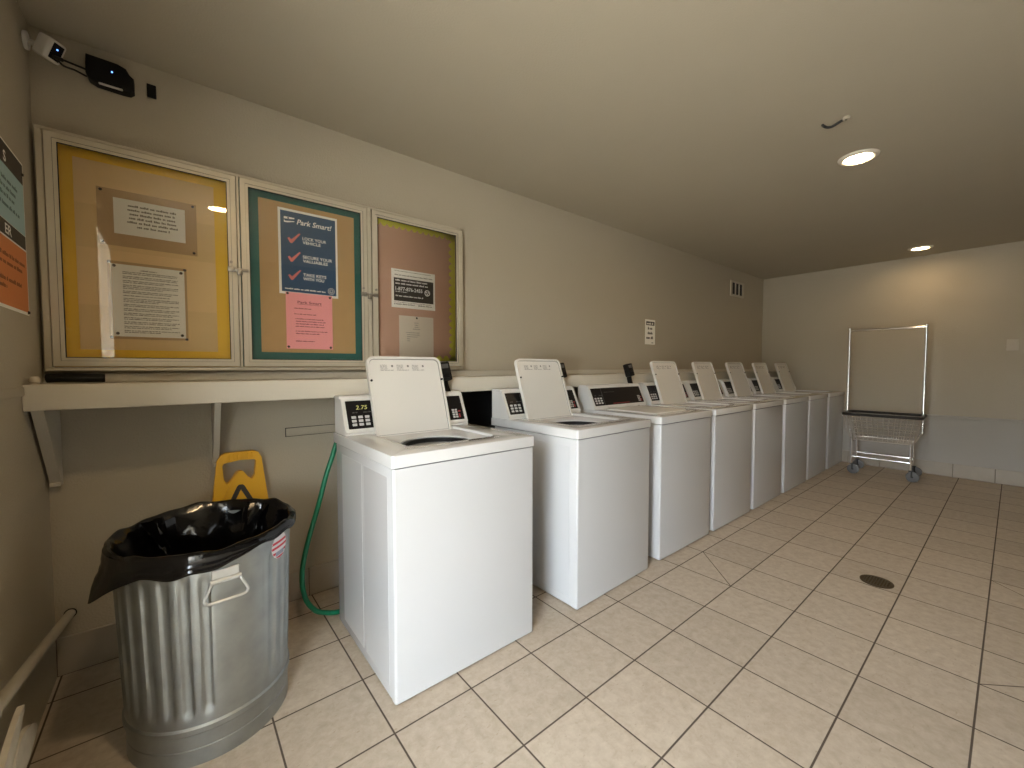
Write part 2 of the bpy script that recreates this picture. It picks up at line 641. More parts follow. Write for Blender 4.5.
def make_washer(open_lid=True):
    t = thing('washing_machine', 'x', 'washing machine', group='row of white washing machines')
    # cabinet with pressed side panels
    bm = new_bm()
    box(bm, (0, 0.012, 0.009), (W, D, LIP - 0.003), 0.004)
    for sx, x in ((-1, 0.0), (1, W)):
        for y0, y1 in ((0.315, 0.57), (0.05, 0.288)):
            box(bm, (x - 0.0009, y0, 0.05), (x + 0.0009, y1, 0.825), 0.0008, 1)
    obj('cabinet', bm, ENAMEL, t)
    bm = new_bm()
    prism(bm, rrect(0.0005, 0.0, W - 0.0005, 0.03, 0.010, 4, (0, 0, 1, 1)), [], LIP - 0.004 - 0.008, Matrix.Translation((0, 0, 0.008)))
    obj('front_panel', bm, ENAMEL, t)
    for fx in (0.05, W - 0.05):
        for fy in (0.05, D - 0.06):
            bm = new_bm()
            cyl(bm, (fx, fy, 0.0), (fx, fy, 0.007), 0.020, 14)
            cyl(bm, (fx, fy, 0.006), (fx, fy, 0.012), 0.008, 10)
            obj('levelling_foot', bm, DARK, t)
    # top deck with the recess for the lid
    bm = new_bm()
    x0, x1, y0, y1 = -0.005, W + 0.005, -0.005, D + 0.036
    rx0, rx1, ry0, ry1 = 0.122, 0.545, 0.112, 0.514
    prism(bm, rrect(x0, y0, x1, y1, 0.012, 3), [rrect(rx0, ry0, rx1, ry1, 0.05, 6)], H - LIP - 0.0015, Matrix.Translation((0, 0, LIP + 0.0015)))
    t2 = [e for e in bm.edges if len(e.link_faces) == 2 and e.calc_face_angle(0) > 1.0 and abs(e.verts[0].co.z - H) < 1e-4 and abs(e.verts[1].co.z - H) < 1e-4]
    bmesh.ops.bevel(bm, geom=t2, offset=0.0035, segments=2, affect='EDGES', profile=0.5)
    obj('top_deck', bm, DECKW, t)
    # recess floor, sloping down to the round tub opening
    bm = new_bm()
    cx, cy, r = 0.325, 0.262, 0.162
    zr = 0.886
    n = 64
    outer, mid, rim, low = [], [], [], []
    for k in range(n):
        a = 2 * PI * k / n
        ca, sa = math.cos(a), math.sin(a)
        # point where the ray leaves the recess rectangle
        fx = ((rx1 if ca > 0 else rx0) - cx) / ca if abs(ca) > 1e-6 else 9
        fy = ((ry1 if sa > 0 else ry0) - cy) / sa if abs(sa) > 1e-6 else 9
        f = min(fx, fy)
        f = max(f, r + 0.006) if f < r else f
        outer.append(bm.verts.new((cx + ca * f, cy + sa * f, H - 0.012)))
        g = min(f - 0.002, r + 0.012)
        mid.append(bm.verts.new((cx + ca * g, cy + sa * g, zr + 0.004)))
        rr = min(r, g - 0.002)
        rim.append(bm.verts.new((cx + ca * rr, cy + sa * rr, zr)))
        low.append(bm.verts.new((cx + ca * rr, cy + sa * rr, zr - 0.006)))
    for A, B in ((outer, mid), (mid, rim), (rim, low)):
        for k in range(n):
            bm.faces.new((A[k], A[(k + 1) % n], B[(k + 1) % n], B[k]))
    obj('lid_recess', fixnormals(bm), DECKW, t)
    bm = new_bm()
    lathe(bm, [(0.144, zr - 0.0065), (0.144, zr - 0.034), (0.150, zr - 0.038)], 48, cx=cx, cy=cy)
    lathe(bm, [(0.144, zr - 0.0065), (0.162, zr - 0.0065)], 48, cx=cx, cy=cy)
    obj('tub_seal', bm, DARK, t)
    bm = new_bm()
    lathe(bm, [(0.150, zr - 0.038), (0.205, zr - 0.055), (0.21, zr - 0.075), (0.21, 0.5), (0.19, 0.46), (0.02, 0.45)], 48, cx=cx, cy=cy)
    tub = obj('tub', bm, TUBW, t)
    # console
    bm = new_bm()
    f0, f1, zb, zt = 0.528, 0.606, H, 1.083
    prof = [(f0 - 0.001, zb - 0.004), (f1 - 0.004, zt - 0.010), (f1 + 0.004, zt), (D + 0.030, zt), (D + 0.034, zt - 0.006), (D + 0.034, zb - 0.004)]
    # profile (y,z) swept along x
    M = Matrix(((0, 0, 1, 0.006), (1, 0, 0, 0), (0, 1, 0, 0), (0, 0, 0, 1)))
    prism(bm, prof, [], W - 0.012, M)
    # end caps and the raised rim of the fascia
    tilt = math.atan2(f1 - f0, zt - zb)
    Mf = Matrix.Translation((0, f0, zb)) @ Matrix.Rotation(-tilt, 4, 'X') @ Matrix(((1, 0, 0, 0), (0, 0, -1, 0), (0, 1, 0, 0), (0, 0, 0, 1)))
    L = math.hypot(f1 - f0, zt - zb)
    prism(bm, rrect(0.007, 0.010, W - 0.007, L - 0.006, 0.008, 3), [rrect(0.022, 0.027, W - 0.022, L - 0.024, 0.004, 2)], 0.007, Mf)
    box(bm, (0.002, f1 + 0.002, zt - 0.012), (W - 0.002, D + 0.035, zt + 0.003), 0.003)
    con = obj('console', bm, PLASW, t)
    bm = new_bm()
    box(bm, (0.022, 0.027, 0.0), (W - 0.022, L - 0.024, 0.0022), M=Mf)
    pan = obj('control_panel', bm, PANEL, t, smooth=0)
    bm = new_bm()
    box(bm, (0.142, 0.027, 0.0022), (0.1445, L - 0.024, 0.0030), M=Mf)
    obj('divider_line', bm, PANEL2, pan, smooth=0)
    for j in range(3):
        for i in range(3):
            bm = new_bm()
            u, v = 0.042 + i * 0.031, 0.042 + j * 0.018
            box(bm, (u, v, 0.002), (u + 0.021, v + 0.0125, 0.0052), 0.0015, 1, M=Mf)
            obj('button', bm, BTN, pan)
    bm = new_bm()
    for i in range(2):
        for j in range(4):
            quad(bm, 0.575 + i * 0.018, 0.040 + j * 0.013, 0.589 + i * 0.018, 0.050 + j * 0.013, Mf, 0.0026)
    obj('programme_label', bm, BTN, pan, smooth=0)
    bm = new_bm()
    quad(bm, 0.24, 0.036, 0.45, 0.041, Mf, 0.0026)
    quad(bm, 0.612, 0.040, 0.622, 0.062, Mf, 0.0026)
    quad(bm, 0.612, 0.072, 0.628, 0.080, Mf, 0.0026)
    obj('red_print', bm, REDP, pan, smooth=0)
    bm = new_bm()
    rng = random.Random(3)
    fine_row(bm, 0.05, 0.075, 0.105, 0.006, Mf, rng, 0.0026)
    fine_row(bm, 0.10, 0.14, 0.105, 0.006, Mf, rng, 0.0026)
    fine_row(bm, 0.17, 0.30, 0.130, 0.004, Mf, rng, 0.0026)
    obj('panel_print', bm, PANEL2, pan, smooth=0)
    # lid, hinged at the back of the recess and leaning on the console
    lw, ll, th = 0.400, 0.400, 0.022
    lx0 = (rx0 + rx1) / 2 - lw / 2
    if open_lid:
        lt = math.atan2(0.122, 0.362)
        Ml = Matrix.Translation((lx0, 0.496, 0.893)) @ Matrix.Rotation(-lt, 4, 'X') @ Matrix(((1, 0, 0, 0), (0, 0, -1, 0), (0, 1, 0, 0), (0, 0, 0, 1)))
    else:
        Ml = Matrix(((1, 0, 0, lx0), (0, -1, 0, 0.512), (0, 0, -1, H - 0.010), (0, 0, 0, 1)))
    bm = new_bm()
    # sheet space: u across, v away from the hinge, w = inner face side
    outl = rrect(0, 0, lw, ll, 0.035, 6, (1, 1, 0, 0))
    inl = rrect(0.011, 0.006, lw - 0.011, ll - 0.012, 0.028, 6, (1, 1, 0, 0))
    prism(bm, outl, [], th - 0.007, Ml @ Matrix.Translation((0, 0, -th + 0.007)))
    prism(bm, outl, [inl], 0.0072, Ml @ Matrix.Translation((0, 0, -0.0002)))
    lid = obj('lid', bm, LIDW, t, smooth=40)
    bm = new_bm()
    prism(bm, rrect(0.0112, 0.0062, lw - 0.0112, ll - 0.0122, 0.028, 6, (1, 1, 0, 0)), [rrect(0.0136, 0.0086, lw - 0.0136, ll - 0.0146, 0.026, 6, (1, 1, 0, 0))], 0.0006, Ml)
    obj('lid_shade_line', bm, INK, lid, smooth=0)  # thin grey ring, the shade line inside the lid rim as colour
    for u in (0.010, lw - 0.010):
        bm = new_bm()
        cyl(bm, Ml @ Vector((u, 0.276, 0.004)), Ml @ Vector((u, 0.276, 0.012)), 0.0055, 12)
        obj('bumper', bm, DARK, lid)
        bm = new_bm()
        cyl(bm, Ml @ Vector((u - 0.004, 0.004, -0.012)), Ml @ Vector((u + 0.004, 0.004, -0.012)), 0.008, 12)
        obj('hinge', bm, STEEL, lid)
    if open_lid:
        for i in range(3):
            u0 = 0.062 + i * 0.084
            lb = sheet('lid_label', u0, 0.325, u0 + 0.08, 0.362, Ml, LABELW, lid, t=0.0006, base=0.0)
            bm = new_bm()
            rng = random.Random(i)
            for k in range(5):
                fine_row(bm, u0 + 0.004, u0 + (0.040 if k > 0 else 0.07), 0.328 + 0.0066 * k, 0.0038, Ml, rng, 0.0010)
            quad(bm, u0 + 0.060, 0.346, u0 + 0.070, 0.357, Ml, 0.001)
            obj('label_print', bm, INK, lb, smooth=0)
    return t


def add_card_reader(t):
    bm = new_bm()
    top = Vector((0.572, 0.640, 1.198))
    Mr = Matrix.Translation(top) @ Matrix.Rotation(math.radians(-6), 4, 'Y') @ Matrix.Rotation(math.radians(-14), 4, 'X')
    box(bm, (-0.036, -0.022, -0.056), (0.036, 0.024, 0.050), 0.008, 2, M=Mr)
    rd = obj('card_reader', bm, DARK, t)
    bm = new_bm()
    box(bm, (-0.022, -0.0235, 0.012), (0.022, -0.021, 0.036), 0.001, 1, M=Mr)
    obj('reader_screen', bm, PANEL2, rd)
    bm = new_bm()
    box(bm, (-0.020, -0.026, -0.042), (0.020, -0.020, -0.020), 0.002, 1, M=Mr)
    obj('card_slot', bm, PANEL, rd)
    bm = new_bm()
    pts = smooth_path([(0.580, 0.645, 1.16), (0.588, 0.644, 1.12), (0.602, 0.642, 1.084)], 5)
    for a, b in zip(pts, pts[1:]):
        d = (b - a)
        box(bm, (-0.021, -0.010, 0), (0.021, 0.010, d.length + 0.002), 0.003, 1, M=Matrix.Translation(a) @ d.to_track_quat('Z', 'Y').to_matrix().to_4x4())
    obj('reader_arm', bm, DARK, rd)


proto = make_washer(True)
wx = [0.0447, 0.986] + [1.785 + 0.728 * k for k in range(6)]
wy = [0.096, 0.078] + [0.105] * 6
labels = ['white top-load washing machine nearest the trash can, lid raised, price lit on its display',
          'white top-load washing machine second from the trash can, lid raised, standing apart from its neighbours',
          'white washing machine with its lid closed and its whole black control panel in view',
          'white washing machine with raised lid, directly right of the one with a closed lid',
          'white washing machine with raised lid, second to the right of the closed-lid one',
          'white washing machine with raised lid, third to the right of the closed-lid one',
          'white washing machine with raised lid, next to last before the far wall',
          'white washing machine with raised lid, last of the row, beside the laundry cart']
wash = []
for i in range(8):
    if i == 0:
        o = proto
    elif i == 2:
        o = make_washer(False)
    else:
        o = copy_tree(proto)
    o.location = (wx[i], wy[i], 0)
    o.rotation_euler = (0, 0, math.radians((0, 1.6, 0, 0, 0.3, -0.2, 0.2, 0)[i]))
    o['label'] = labels[i]
    wash.append(o)
for i in (0, 1, 2):
    add_card_reader(wash[i])
# the lit price on the first machine
f0, zb = 0.528, H
tilt = math.atan2(0.078, 0.1725)
Mf = Matrix.Translation((0, f0, zb)) @ Matrix.Rotation(-tilt, 4, 'X') @ Matrix(((1, 0, 0, 0), (0, 0, -1, 0), (0, 1, 0, 0), (0, 0, 0, 1)))
bm = new_bm()
text_bm(bm, '2.75', 0.068, 0.122, 0.020, 0.054, shear=0.15, M=Mf, lift=0.0028)
pan1 = [c for c in wash[0].children if c.name.startswith('control_panel')][0]
obj('price_display', bm, DISP, pan1, smooth=0)

# ------------------------------------------------------------------ display case on the wall
YC = 1.072                                        # face of the backing boards
case = thing('bulletin_board', 'aluminium three-door glazed notice case mounted on the wall above the shelf', 'bulletin board', (0, 1.06, 1.205))


def case_obj(name, bm, m, parent=case):
    bm.transform(Matrix.Translation((0, -1.06, -1.205)))
    return obj(name, bm, m, parent, smooth=30)


X0, X1, Z0, Z1 = -0.914, 0.935, 1.206, 2.113
bm = new_bm()
for a, b in (((X0, 1.034, Z0), (X0 + 0.020, 1.087, Z1)), ((X1 - 0.016, 1.032, Z0), (X1, 1.087, Z1)),
             ((X0, 1.032, Z1 - 0.012), (X1, 1.087, Z1)), ((X0, 1.032, Z0), (X1, 1.087, Z0 + 0.016)),
             ((-0.297, 1.032, Z0), (-0.286, 1.087, Z1)), ((0.309, 1.032, Z0), (0.331, 1.087, Z1))):
    box(bm, a, b, 0.002, 1)
case_obj('case_frame', bm, ALU)
bm = new_bm(); box(bm, (X0 + 0.004, 1.0625, Z0 + 0.004), (X1 - 0.004, 1.0865, Z1 - 0.004)); case_obj('back_board', bm, KRAFT2)
doors = [(-0.8905, -0.3005), (-0.2825, 0.3055), (0.3345, 0.9155)]
for k, (a, b) in enumerate(doors):
    zb_, zt_ = 1.2255, 2.0975
    fw = 0.032
    bm = new_bm()
    # mitred bars with a stepped section
    for (ww, y0, y1) in ((fw, 1.028, 1.042), (fw * 0.62, 1.0245, 1.030)):
        M = facing_front(0, y1, 0)
        o_, i_ = [(a, zb_), (b, zb_), (b, zt_), (a, zt_)], [(a + ww, zb_ + ww), (b - ww, zb_ + ww), (b - ww, zt_ - ww), (a + ww, zt_ - ww)]
        for s in range(4):
            s2 = (s + 1) % 4
            g = 0.0006
            prism(bm, [o_[s], o_[s2], i_[s2], i_[s]], [], y1 - y0, M)
    d = case_obj('case_door', bm, ALU)
    bm = new_bm(); box(bm, (a + fw - 0.004, 1.0335, zb_ + fw - 0.004), (b - fw + 0.004, 1.0365, zt_ - fw + 0.004))
    gp = case_obj('glass_pane', bm, GLASS, d)
    bm = new_bm()
    ga, gb, gz0, gz1 = a + fw - 0.001, b - fw + 0.001, zb_ + fw - 0.001, zt_ - fw + 0.001
    prism(bm, [(ga, gz0), (gb, gz0), (gb, gz1), (ga, gz1)], [[(ga + 0.004, gz0 + 0.004), (gb - 0.004, gz0 + 0.004), (gb - 0.004, gz1 - 0.004), (ga + 0.004, gz1 - 0.004)]], 0.003, facing_front(0, 1.0335, 0))
    case_obj('gasket', bm, RUBBER, d)
    bm = new_bm()
    q = fw * 0.62
    prism(bm, [(a + q - 0.001, zb_ + q - 0.001), (b - q + 0.001, zb_ + q - 0.001), (b - q + 0.001, zt_ - q + 0.001), (a + q - 0.001, zt_ - q + 0.001)],
          [[(a + q + 0.0008, zb_ + q + 0.0008), (b - q - 0.0008, zb_ + q + 0.0008), (b - q - 0.0008, zt_ - q - 0.0008), (a + q + 0.0008, zt_ - q - 0.0008)]], 0.0012, facing_front(0, 1.0285, 0))
    case_obj('frame_seam', bm, DARKREC, d)
    bm = new_bm()
    zl = 1.672 if k == 0 else 1.625
    if k < 2:
        sx = b - 0.019
        box(bm, (sx - 0.018, 1.016, zl - 0.012), (sx + 0.014, 1.026, zl + 0.012), 0.003)
        box(bm, (sx + 0.006, 1.010, zl - 0.007), (sx + 0.062, 1.019, zl + 0.006), 0.003)
        box(bm, (sx + 0.016, 1.006, zl - 0.026), (sx + 0.038, 1.020, zl - 0.004), 0.005)
        cyl(bm, (sx - 0.004, 1.0245, zl + 0.032), (sx - 0.004, 1.020, zl + 0.032), 0.006, 12)
    else:
        sx = a + 0.019
        box(bm, (sx - 0.012, 1.016, zl - 0.010), (sx + 0.012, 1.026, zl + 0.010), 0.003)
        cyl(bm, (sx, 1.0245, zl + 0.032), (sx, 1.020, zl + 0.032), 0.006, 12)
    case_obj('latch', bm, STEEL, d)
# backings
Mb = facing_front(0, 1.062, 0)
Mb_l = Matrix.Translation((0, -1.06, -1.205)) @ Mb


def case_sheet(name, u0, v0, u1, v1, m, base, label=None, t=0.001):
    o = sheet(name, u0, v0, u1, v1, Mb_l, m, case, t=t, base=base)
    if label:
        o['label'] = label
    return o


case_sheet('backing_sheet', -0.888, 1.225, -0.304, 2.10, YELP, 0.0, 'yellow backing paper')
case_sheet('backing_sheet', -0.284, 1.225, 0.307, 2.10, TEAL, 0.0, 'teal backing paper')
case_sheet('backing_sheet', 0.333, 1.225, 0.918, 2.10, PINKC, 0.0, 'pinkish brown backing')
# brown kraft sheets pasted in overlapping pieces on the yellow paper
for (u0, v0, u1, v1, b) in ((-0.822, 1.292, -0.380, 1.475, 0.0010), (-0.822, 1.470, -0.380, 1.70, 0.0018),
                            (-0.822, 1.695, -0.380, 1.87, 0.0026), (-0.822, 1.865, -0.380, 2.036, 0.0034)):
    case_sheet('kraft_sheet', u0, v0, u1, v1, KRAFTB if b in (0.0018, 0.0034) else KRAFT, b, 'brown kraft paper sheet', t=0.0008)
case_sheet('kraft_sheet', -0.206, 1.296, 0.246, 2.040, TAN, 0.001, 'tan cork sheet')


def scallop(bm, p, q, inward, w=0.032, n=14):
    """wavy strip from p to q (u,v) with the scallops on the inward side"""
    p, q, inward = Vector(p), Vector(q), Vector(inward)
    d = (q - p)
    top, bot = [], []
    k = n * 6
    for i in range(k + 1):
        s = i / k
        wv = abs(math.sin(PI * s * n))
        top.append(p + d * s)
        bot.append(p + d * s + inward * (w * 0.55 + w * 0.5 * wv))
    vs = [bm.verts.new(Mb_l @ Vector((a.x, a.y, 0.002))) for a in top]
    vb = [bm.verts.new(Mb_l @ Vector((a.x, a.y, 0.002))) for a in bot]
    for i in range(k):
        bm.faces.new((vs[i], vs[i + 1], vb[i + 1], vb[i]))


bm = new_bm()
scallop(bm, (0.36, 2.072), (0.895, 2.072), (0, -1), 0.036, 14)
scallop(bm, (0.893, 2.072), (0.893, 1.245), (-1, 0), 0.046, 18)
scallop(bm, (0.60, 1.245), (0.895, 1.245), (0, 1), 0.048, 6)
o = obj('scalloped_border', bm, SCAL, case, smooth=0)
o['label'] = 'yellow-green scalloped border'


# ------------------------------------------------------------------ papers (each a thing of its own)
def paper(name, label, cat, u0, v0, u1, v1, m, M, pins=(), base=0.001, tilt=0.0, t=0.0009, group=None):
    """M maps sheet space to world; returns (empty, Mlocal) with Mlocal = sheet space from the lower-left corner"""
    root = thing(name, label, cat, M @ Vector((u0, v0, base)), group=group)
    R3 = M.to_3x3().to_4x4() @ Matrix.Rotation(tilt, 4, 'Z')
    sheet('sheet', 0, 0, u1 - u0, v1 - v0, R3, m, root, t=t)
    for (pu, pv) in pins:
        bm = new_bm()
        cyl(bm, R3 @ Vector((pu, pv, 0.0002)), R3 @ Vector((pu, pv, 0.006)), 0.0065, 12, r2=0.004)
        obj('pin', bm, PIN, root)
    return root, R3, u1 - u0, v1 - v0


MB = facing_front(0, 1.062, 0)
# --- left bay
root, R3, w, h = paper('notice', 'meeting notice on white paper taped to a brown card, upper one in the yellow-bordered bay', 'notice',
                       -0.760, 1.715, -0.445, 1.940, KRAFT2, MB, [(0.012, 0.215), (0.303, 0.215), (0.012, 0.012), (0.303, 0.012)], base=0.0045, t=0.002)
pp = sheet('white_sheet', 0.048, 0.050, 0.275, 0.193, R3, PAPER, root, base=0.0021)
pp['label'] = 'white typed sheet'
bm = new_bm(); rng = random.Random(5)
for k, (a, b) in enumerate(((0.092, 0.246), (0.090, 0.245), (0.096, 0.243), (0.094, 0.246), (0.088, 0.250), (0.118, 0.226))):
    fine_row(bm, a, b, 0.165 - k * 0.0165, 0.0085, R3, rng, 0.0034)
obj('print', bm, TXTM, pp, smooth=0)
root, R3, w, h = paper('notice', 'dense typed page on brown card, lower one in the yellow-bordered bay', 'notice',
                       -0.737, 1.338, -0.486, 1.653, KRAFT2, MB, [(0.006, 0.309), (0.245, 0.309), (0.006, 0.006), (0.245, 0.006)], base=0.0045, t=0.002)
pp = sheet('white_sheet', 0.010, 0.010, 0.243, 0.304, R3, PAPER, root, base=0.0021)
pp['label'] = 'white typed page'
bm = new_bm(); rng = random.Random(6)
fine_row(bm, 0.10, 0.155, 0.283, 0.005, R3, rng, 0.0034)
v = 0.273
para = [2, 2, 2, 3, 2, 1, 3, 2, 2, 2, 2, 2, 2, 2]
for n in para:
    for k in range(n):
        fine_row(bm, 0.045, 0.222 if k < n - 1 else 0.222 - rng.uniform(0, 0.07), v, 0.0042, R3, rng, 0.0034)
        v -= 0.0066
    v -= 0.0048
    if v < 0.03:
        break
obj('print', bm, TXTM, pp, smooth=0)
for (pu, pv) in ((0.020, 0.296), (0.232, 0.294), (0.024, 0.022), (0.230, 0.022)):
    bm = new_bm(); cyl(bm, R3 @ Vector((pu, pv, 0.003)), R3 @ Vector((pu, pv, 0.008)), 0.006, 12, r2=0.004); obj('pin', bm, PIN, root)

# --- middle bay: the blue poster
u0, v0, u1, v1 = -0.124, 1.590, 0.157, 2.014
root, R3, w, h = paper('poster', 'navy blue poster with red check marks in the teal-bordered bay', 'poster', u0, v0, u1, v1, PAPER, MB, base=0.0026)
nv = sheet('printed_panel', 0.011, 0.012, w - 0.010, h - 0.012, R3, NAVY, root, base=0.00095, t=0.0003)
bm = new_bm()
text_bm(bm, 'Park Smart!', 0.30 * w, 0.838 * h, 0.060 * h, 0.60 * w, bold=0.018, shear=0.25, M=R3, lift=0.0017)
for s, vv in (('LOCK YOUR', 0.665), ('VEHICLE', 0.617), ('SECURE YOUR', 0.445), ('VALUABLES', 0.397), ('TAKE KEYS', 0.232), ('WITH YOU', 0.184)):
    text_bm(bm, s, 0.39 * w, vv * h, 0.035 * h, {'LOCK YOUR': 0.41, 'VEHICLE': 0.31, 'SECURE YOUR': 0.51, 'VALUABLES': 0.43, 'TAKE KEYS': 0.40, 'WITH YOU': 0.36}[s] * w, bold=0.022, M=R3, lift=0.0017)
rng = random.Random(2)
fine_row(bm, 0.09 * w, 0.78 * w, 0.058 * h, 0.017 * h, R3, rng, 0.0017)
obj('lettering', bm, TXTW, nv, smooth=0)
bm = new_bm()
for vv in (0.605, 0.385, 0.170):
    b0 = Vector((0.145 * w, vv * h))
    pts = [(0, 0.052), (0.028, 0.066), (0.060, 0.042), (0.19, 0.128), (0.215, 0.122), (0.075, 0.0), (0.045, 0.0)]
    pts = [(b0.x + p[0] * w, b0.y + p[1] * h) for p in pts]
    prism(bm, pts, [], 0.0003, R3 @ Matrix.Translation((0, 0, 0.0013)))
obj('check_mark', bm, CHECK, nv, smooth=0)
bm = new_bm()
# small square emblem beside the title and round seal at the foot
e0, e1, f0_, f1_ = 0.095 * w, 0.265 * w, 0.838 * h, 0.905 * h
prism(bm, [(e0, f0_), (e0 + 0.05 * w, f0_), (e1, f0_ + 0.02 * h), (e1, f0_ + 0.03 * h), (e0 + 0.02 * w, f0_ + 0.015 * h), (e0, f0_ + 0.03 * h)], [], 0.0003, R3 @ Matrix.Translation((0, 0, 0.0013)))
prism(bm, [(e0, f0_ + 0.04 * h), (e0 + 0.1 * w, f0_ + 0.045 * h), (e1, f1_ - 0.015 * h), (e1, f1_), (e0, f1_)], [circle(e0 + 0.07 * w, f0_ + 0.054 * h, 0.010 * h, 10)], 0.0003, R3 @ Matrix.Translation((0, 0, 0.0013)))
obj('emblem', bm, TXTW, nv, smooth=0)
bm = new_bm()
sx_, sy_, sr = 0.875 * w, 0.083 * h, 0.056 * w
prism(bm, circle(sx_, sy_, sr * 1.15, 28), [circle(sx_, sy_, sr * 0.86, 24)], 0.0003, R3 @ Matrix.Translation((0, 0, 0.0013)))
prism(bm, circle(sx_, sy_, sr * 0.72, 8), [circle(sx_, sy_ + sr * 0.1, sr * 0.3, 10)], 0.0003, R3 @ Matrix.Translation((0, 0, 0.0013)))
obj('seal', bm, mat('seal_grey', (0.40, 0.42, 0.44), 0.7), nv, smooth=0)
# pink sheet
root, R3, w, h = paper('flyer', 'pink flyer pinned below the navy poster', 'flyer', -0.097, 1.315, 0.125, 1.600, PINKP, MB,
                       [(0.009, 0.279), (0.211, 0.275), (0.009, 0.010), (0.211, 0.010)], base=0.0040)
bm = new_bm()
text_bm(bm, 'Park Smart', 0.24 * w, 0.815 * h, 0.045 * h, 0.52 * w, bold=0.018, M=R3, lift=0.0013)
quad(bm, 0.24 * w, 0.797 * h, 0.76 * w, 0.803 * h, R3, 0.0013)
rng = random.Random(9)
for (a, b, vv) in ((0.17, 0.54, 0.715), (0.17, 0.66, 0.615), (0.19, 0.80, 0.53), (0.20, 0.84, 0.485), (0.20, 0.80, 0.44), (0.19, 0.82, 0.395),
                   (0.19, 0.88, 0.31), (0.20, 0.72, 0.265), (0.19, 0.60, 0.13)):
    fine_row(bm, a * w, b * w, vv * h, 0.020 * h, R3, rng, 0.0013)
obj('print', bm, TXTR, root, smooth=0)

# --- right bay
root, R3, w, h = paper('notice', 'white notice with black phone-number panel in the pinkish bay', 'notice', 0.458, 1.575, 0.744, 1.802, PAPER, MB, base=0.0026)
pk = sheet('printed_panel', 0.015, 0.040, w - 0.012, h - 0.052, R3, BLACKP, root, base=0.00095, t=0.0003)
bm = new_bm(); rng = random.Random(12)
fine_row(bm, 0.024, 0.235, 0.157, 0.0105, R3, rng, 0.0017)
fine_row(bm, 0.024, 0.240, 0.138, 0.0105, R3, rng, 0.0017)
text_bm(bm, '1-877-876-2455', 0.024, 0.102, 0.021, 0.175, bold=0.02, M=R3, lift=0.0017)
fine_row(bm, 0.024, 0.10, 0.092, 0.005, R3, rng, 0.0017)
fine_row(bm, 0.026, 0.205, 0.066, 0.0085, R3, rng, 0.0017)
prism(bm, circle(0.232, 0.104, 0.019, 24), [circle(0.232, 0.104, 0.0135, 20)], 0.0003, R3 @ Matrix.Translation((0, 0, 0.0013)))
for k in range(3):
    a = 2 * PI * k / 3 + 0.5
    prism(bm, circle(0.232 + 0.0075 * math.cos(a), 0.104 + 0.0075 * math.sin(a), 0.0045, 8), [], 0.0003, R3 @ Matrix.Translation((0, 0, 0.0013)))
obj('lettering', bm, TXTW, pk, smooth=0)
bm = new_bm()
fine_row(bm, 0.02, 0.27, 0.190, 0.006, R3, rng, 0.0013)
fine_row(bm, 0.02, 0.26, 0.214, 0.004, R3, rng, 0.0013)
fine_row(bm, 0.016, 0.15, 0.018, 0.007, R3, rng, 0.0013)
fine_row(bm, 0.17, 0.27, 0.018, 0.007, R3, rng, 0.0013)
fine_row(bm, 0.016, 0.26, 0.030, 0.004, R3, rng, 0.0013)
obj('print', bm, TXTM, root, smooth=0)
root, R3, w, h = paper('notice', 'plain cream letter page hanging below the black phone-number notice', 'notice', 0.503, 1.236, 0.731, 1.530, PAPERD, MB, [(0.115, 0.284)], base=0.0022)
bm = new_bm(); rng = random.Random(14)
for k, (a, b) in enumerate(((0.095, 0.13), (0.10, 0.128), (0.10, 0.13), (0.088, 0.138), (0.042, 0.138), (0.05, 0.138), (0.05, 0.12), (0.05, 0.075), (0.05, 0.07))):
    fine_row(bm, a, b, 0.252 - k * 0.0125 - (0.01 if k > 3 else 0), 0.0045, R3, rng, 0.0013)
obj('print', bm, TXTM, root, smooth=0)

# --- poster on the left wall
ML = facing_right(XL, 0, 0)
root, R3, w, h = paper('poster', 'blue and orange poster with dark headings on the left wall', 'poster', 0.40, 1.400, 0.915, 1.918, PAPER, ML,
                       [(0.498, 0.478), (0.500, 0.010)], base=0.0015)
for (a, b, m, nm) in ((0.444, 0.512, BLACKP, 'heading_band'), (0.272, 0.444, BLUEP, 'blue_panel'), (0.222, 0.270, BLACKP, 'heading_band'), (0.010, 0.218, ORANGEP, 'orange_panel')):
    sheet(nm, 0.004, a if a != 0.222 else 0.224, w - 0.006, b, R3, m, root, base=0.00095, t=0.0003)
bm = new_bm(); rng = random.Random(21)
text_bm(bm, 'S', 0.300, 0.455, 0.032, 0.026, bold=0.02, M=R3, lift=0.0016)
text_bm(bm, 'ER', 0.285, 0.232, 0.030, 0.066, bold=0.02, M=R3, lift=0.0016)
obj('lettering', bm, TXTW, root, smooth=0)
bm = new_bm()
for a, b, vv in ((0.03, 0.44, 0.395), (0.03, 0.42, 0.370), (0.03, 0.40, 0.345), (0.03, 0.455, 0.315)):
    fine_row(bm, a, b, vv, 0.013, R3, rng, 0.0016)
obj('print', bm, BLUET, root, smooth=0)
bm = new_bm()
for a, b, vv in ((0.03, 0.49, 0.160), (0.03, 0.45, 0.135), (0.03, 0.445, 0.085), (0.03, 0.28, 0.062)):
    fine_row(bm, a, b, vv, 0.013, R3, rng, 0.0016)
obj('print', bm, ORANT, root, smooth=0)

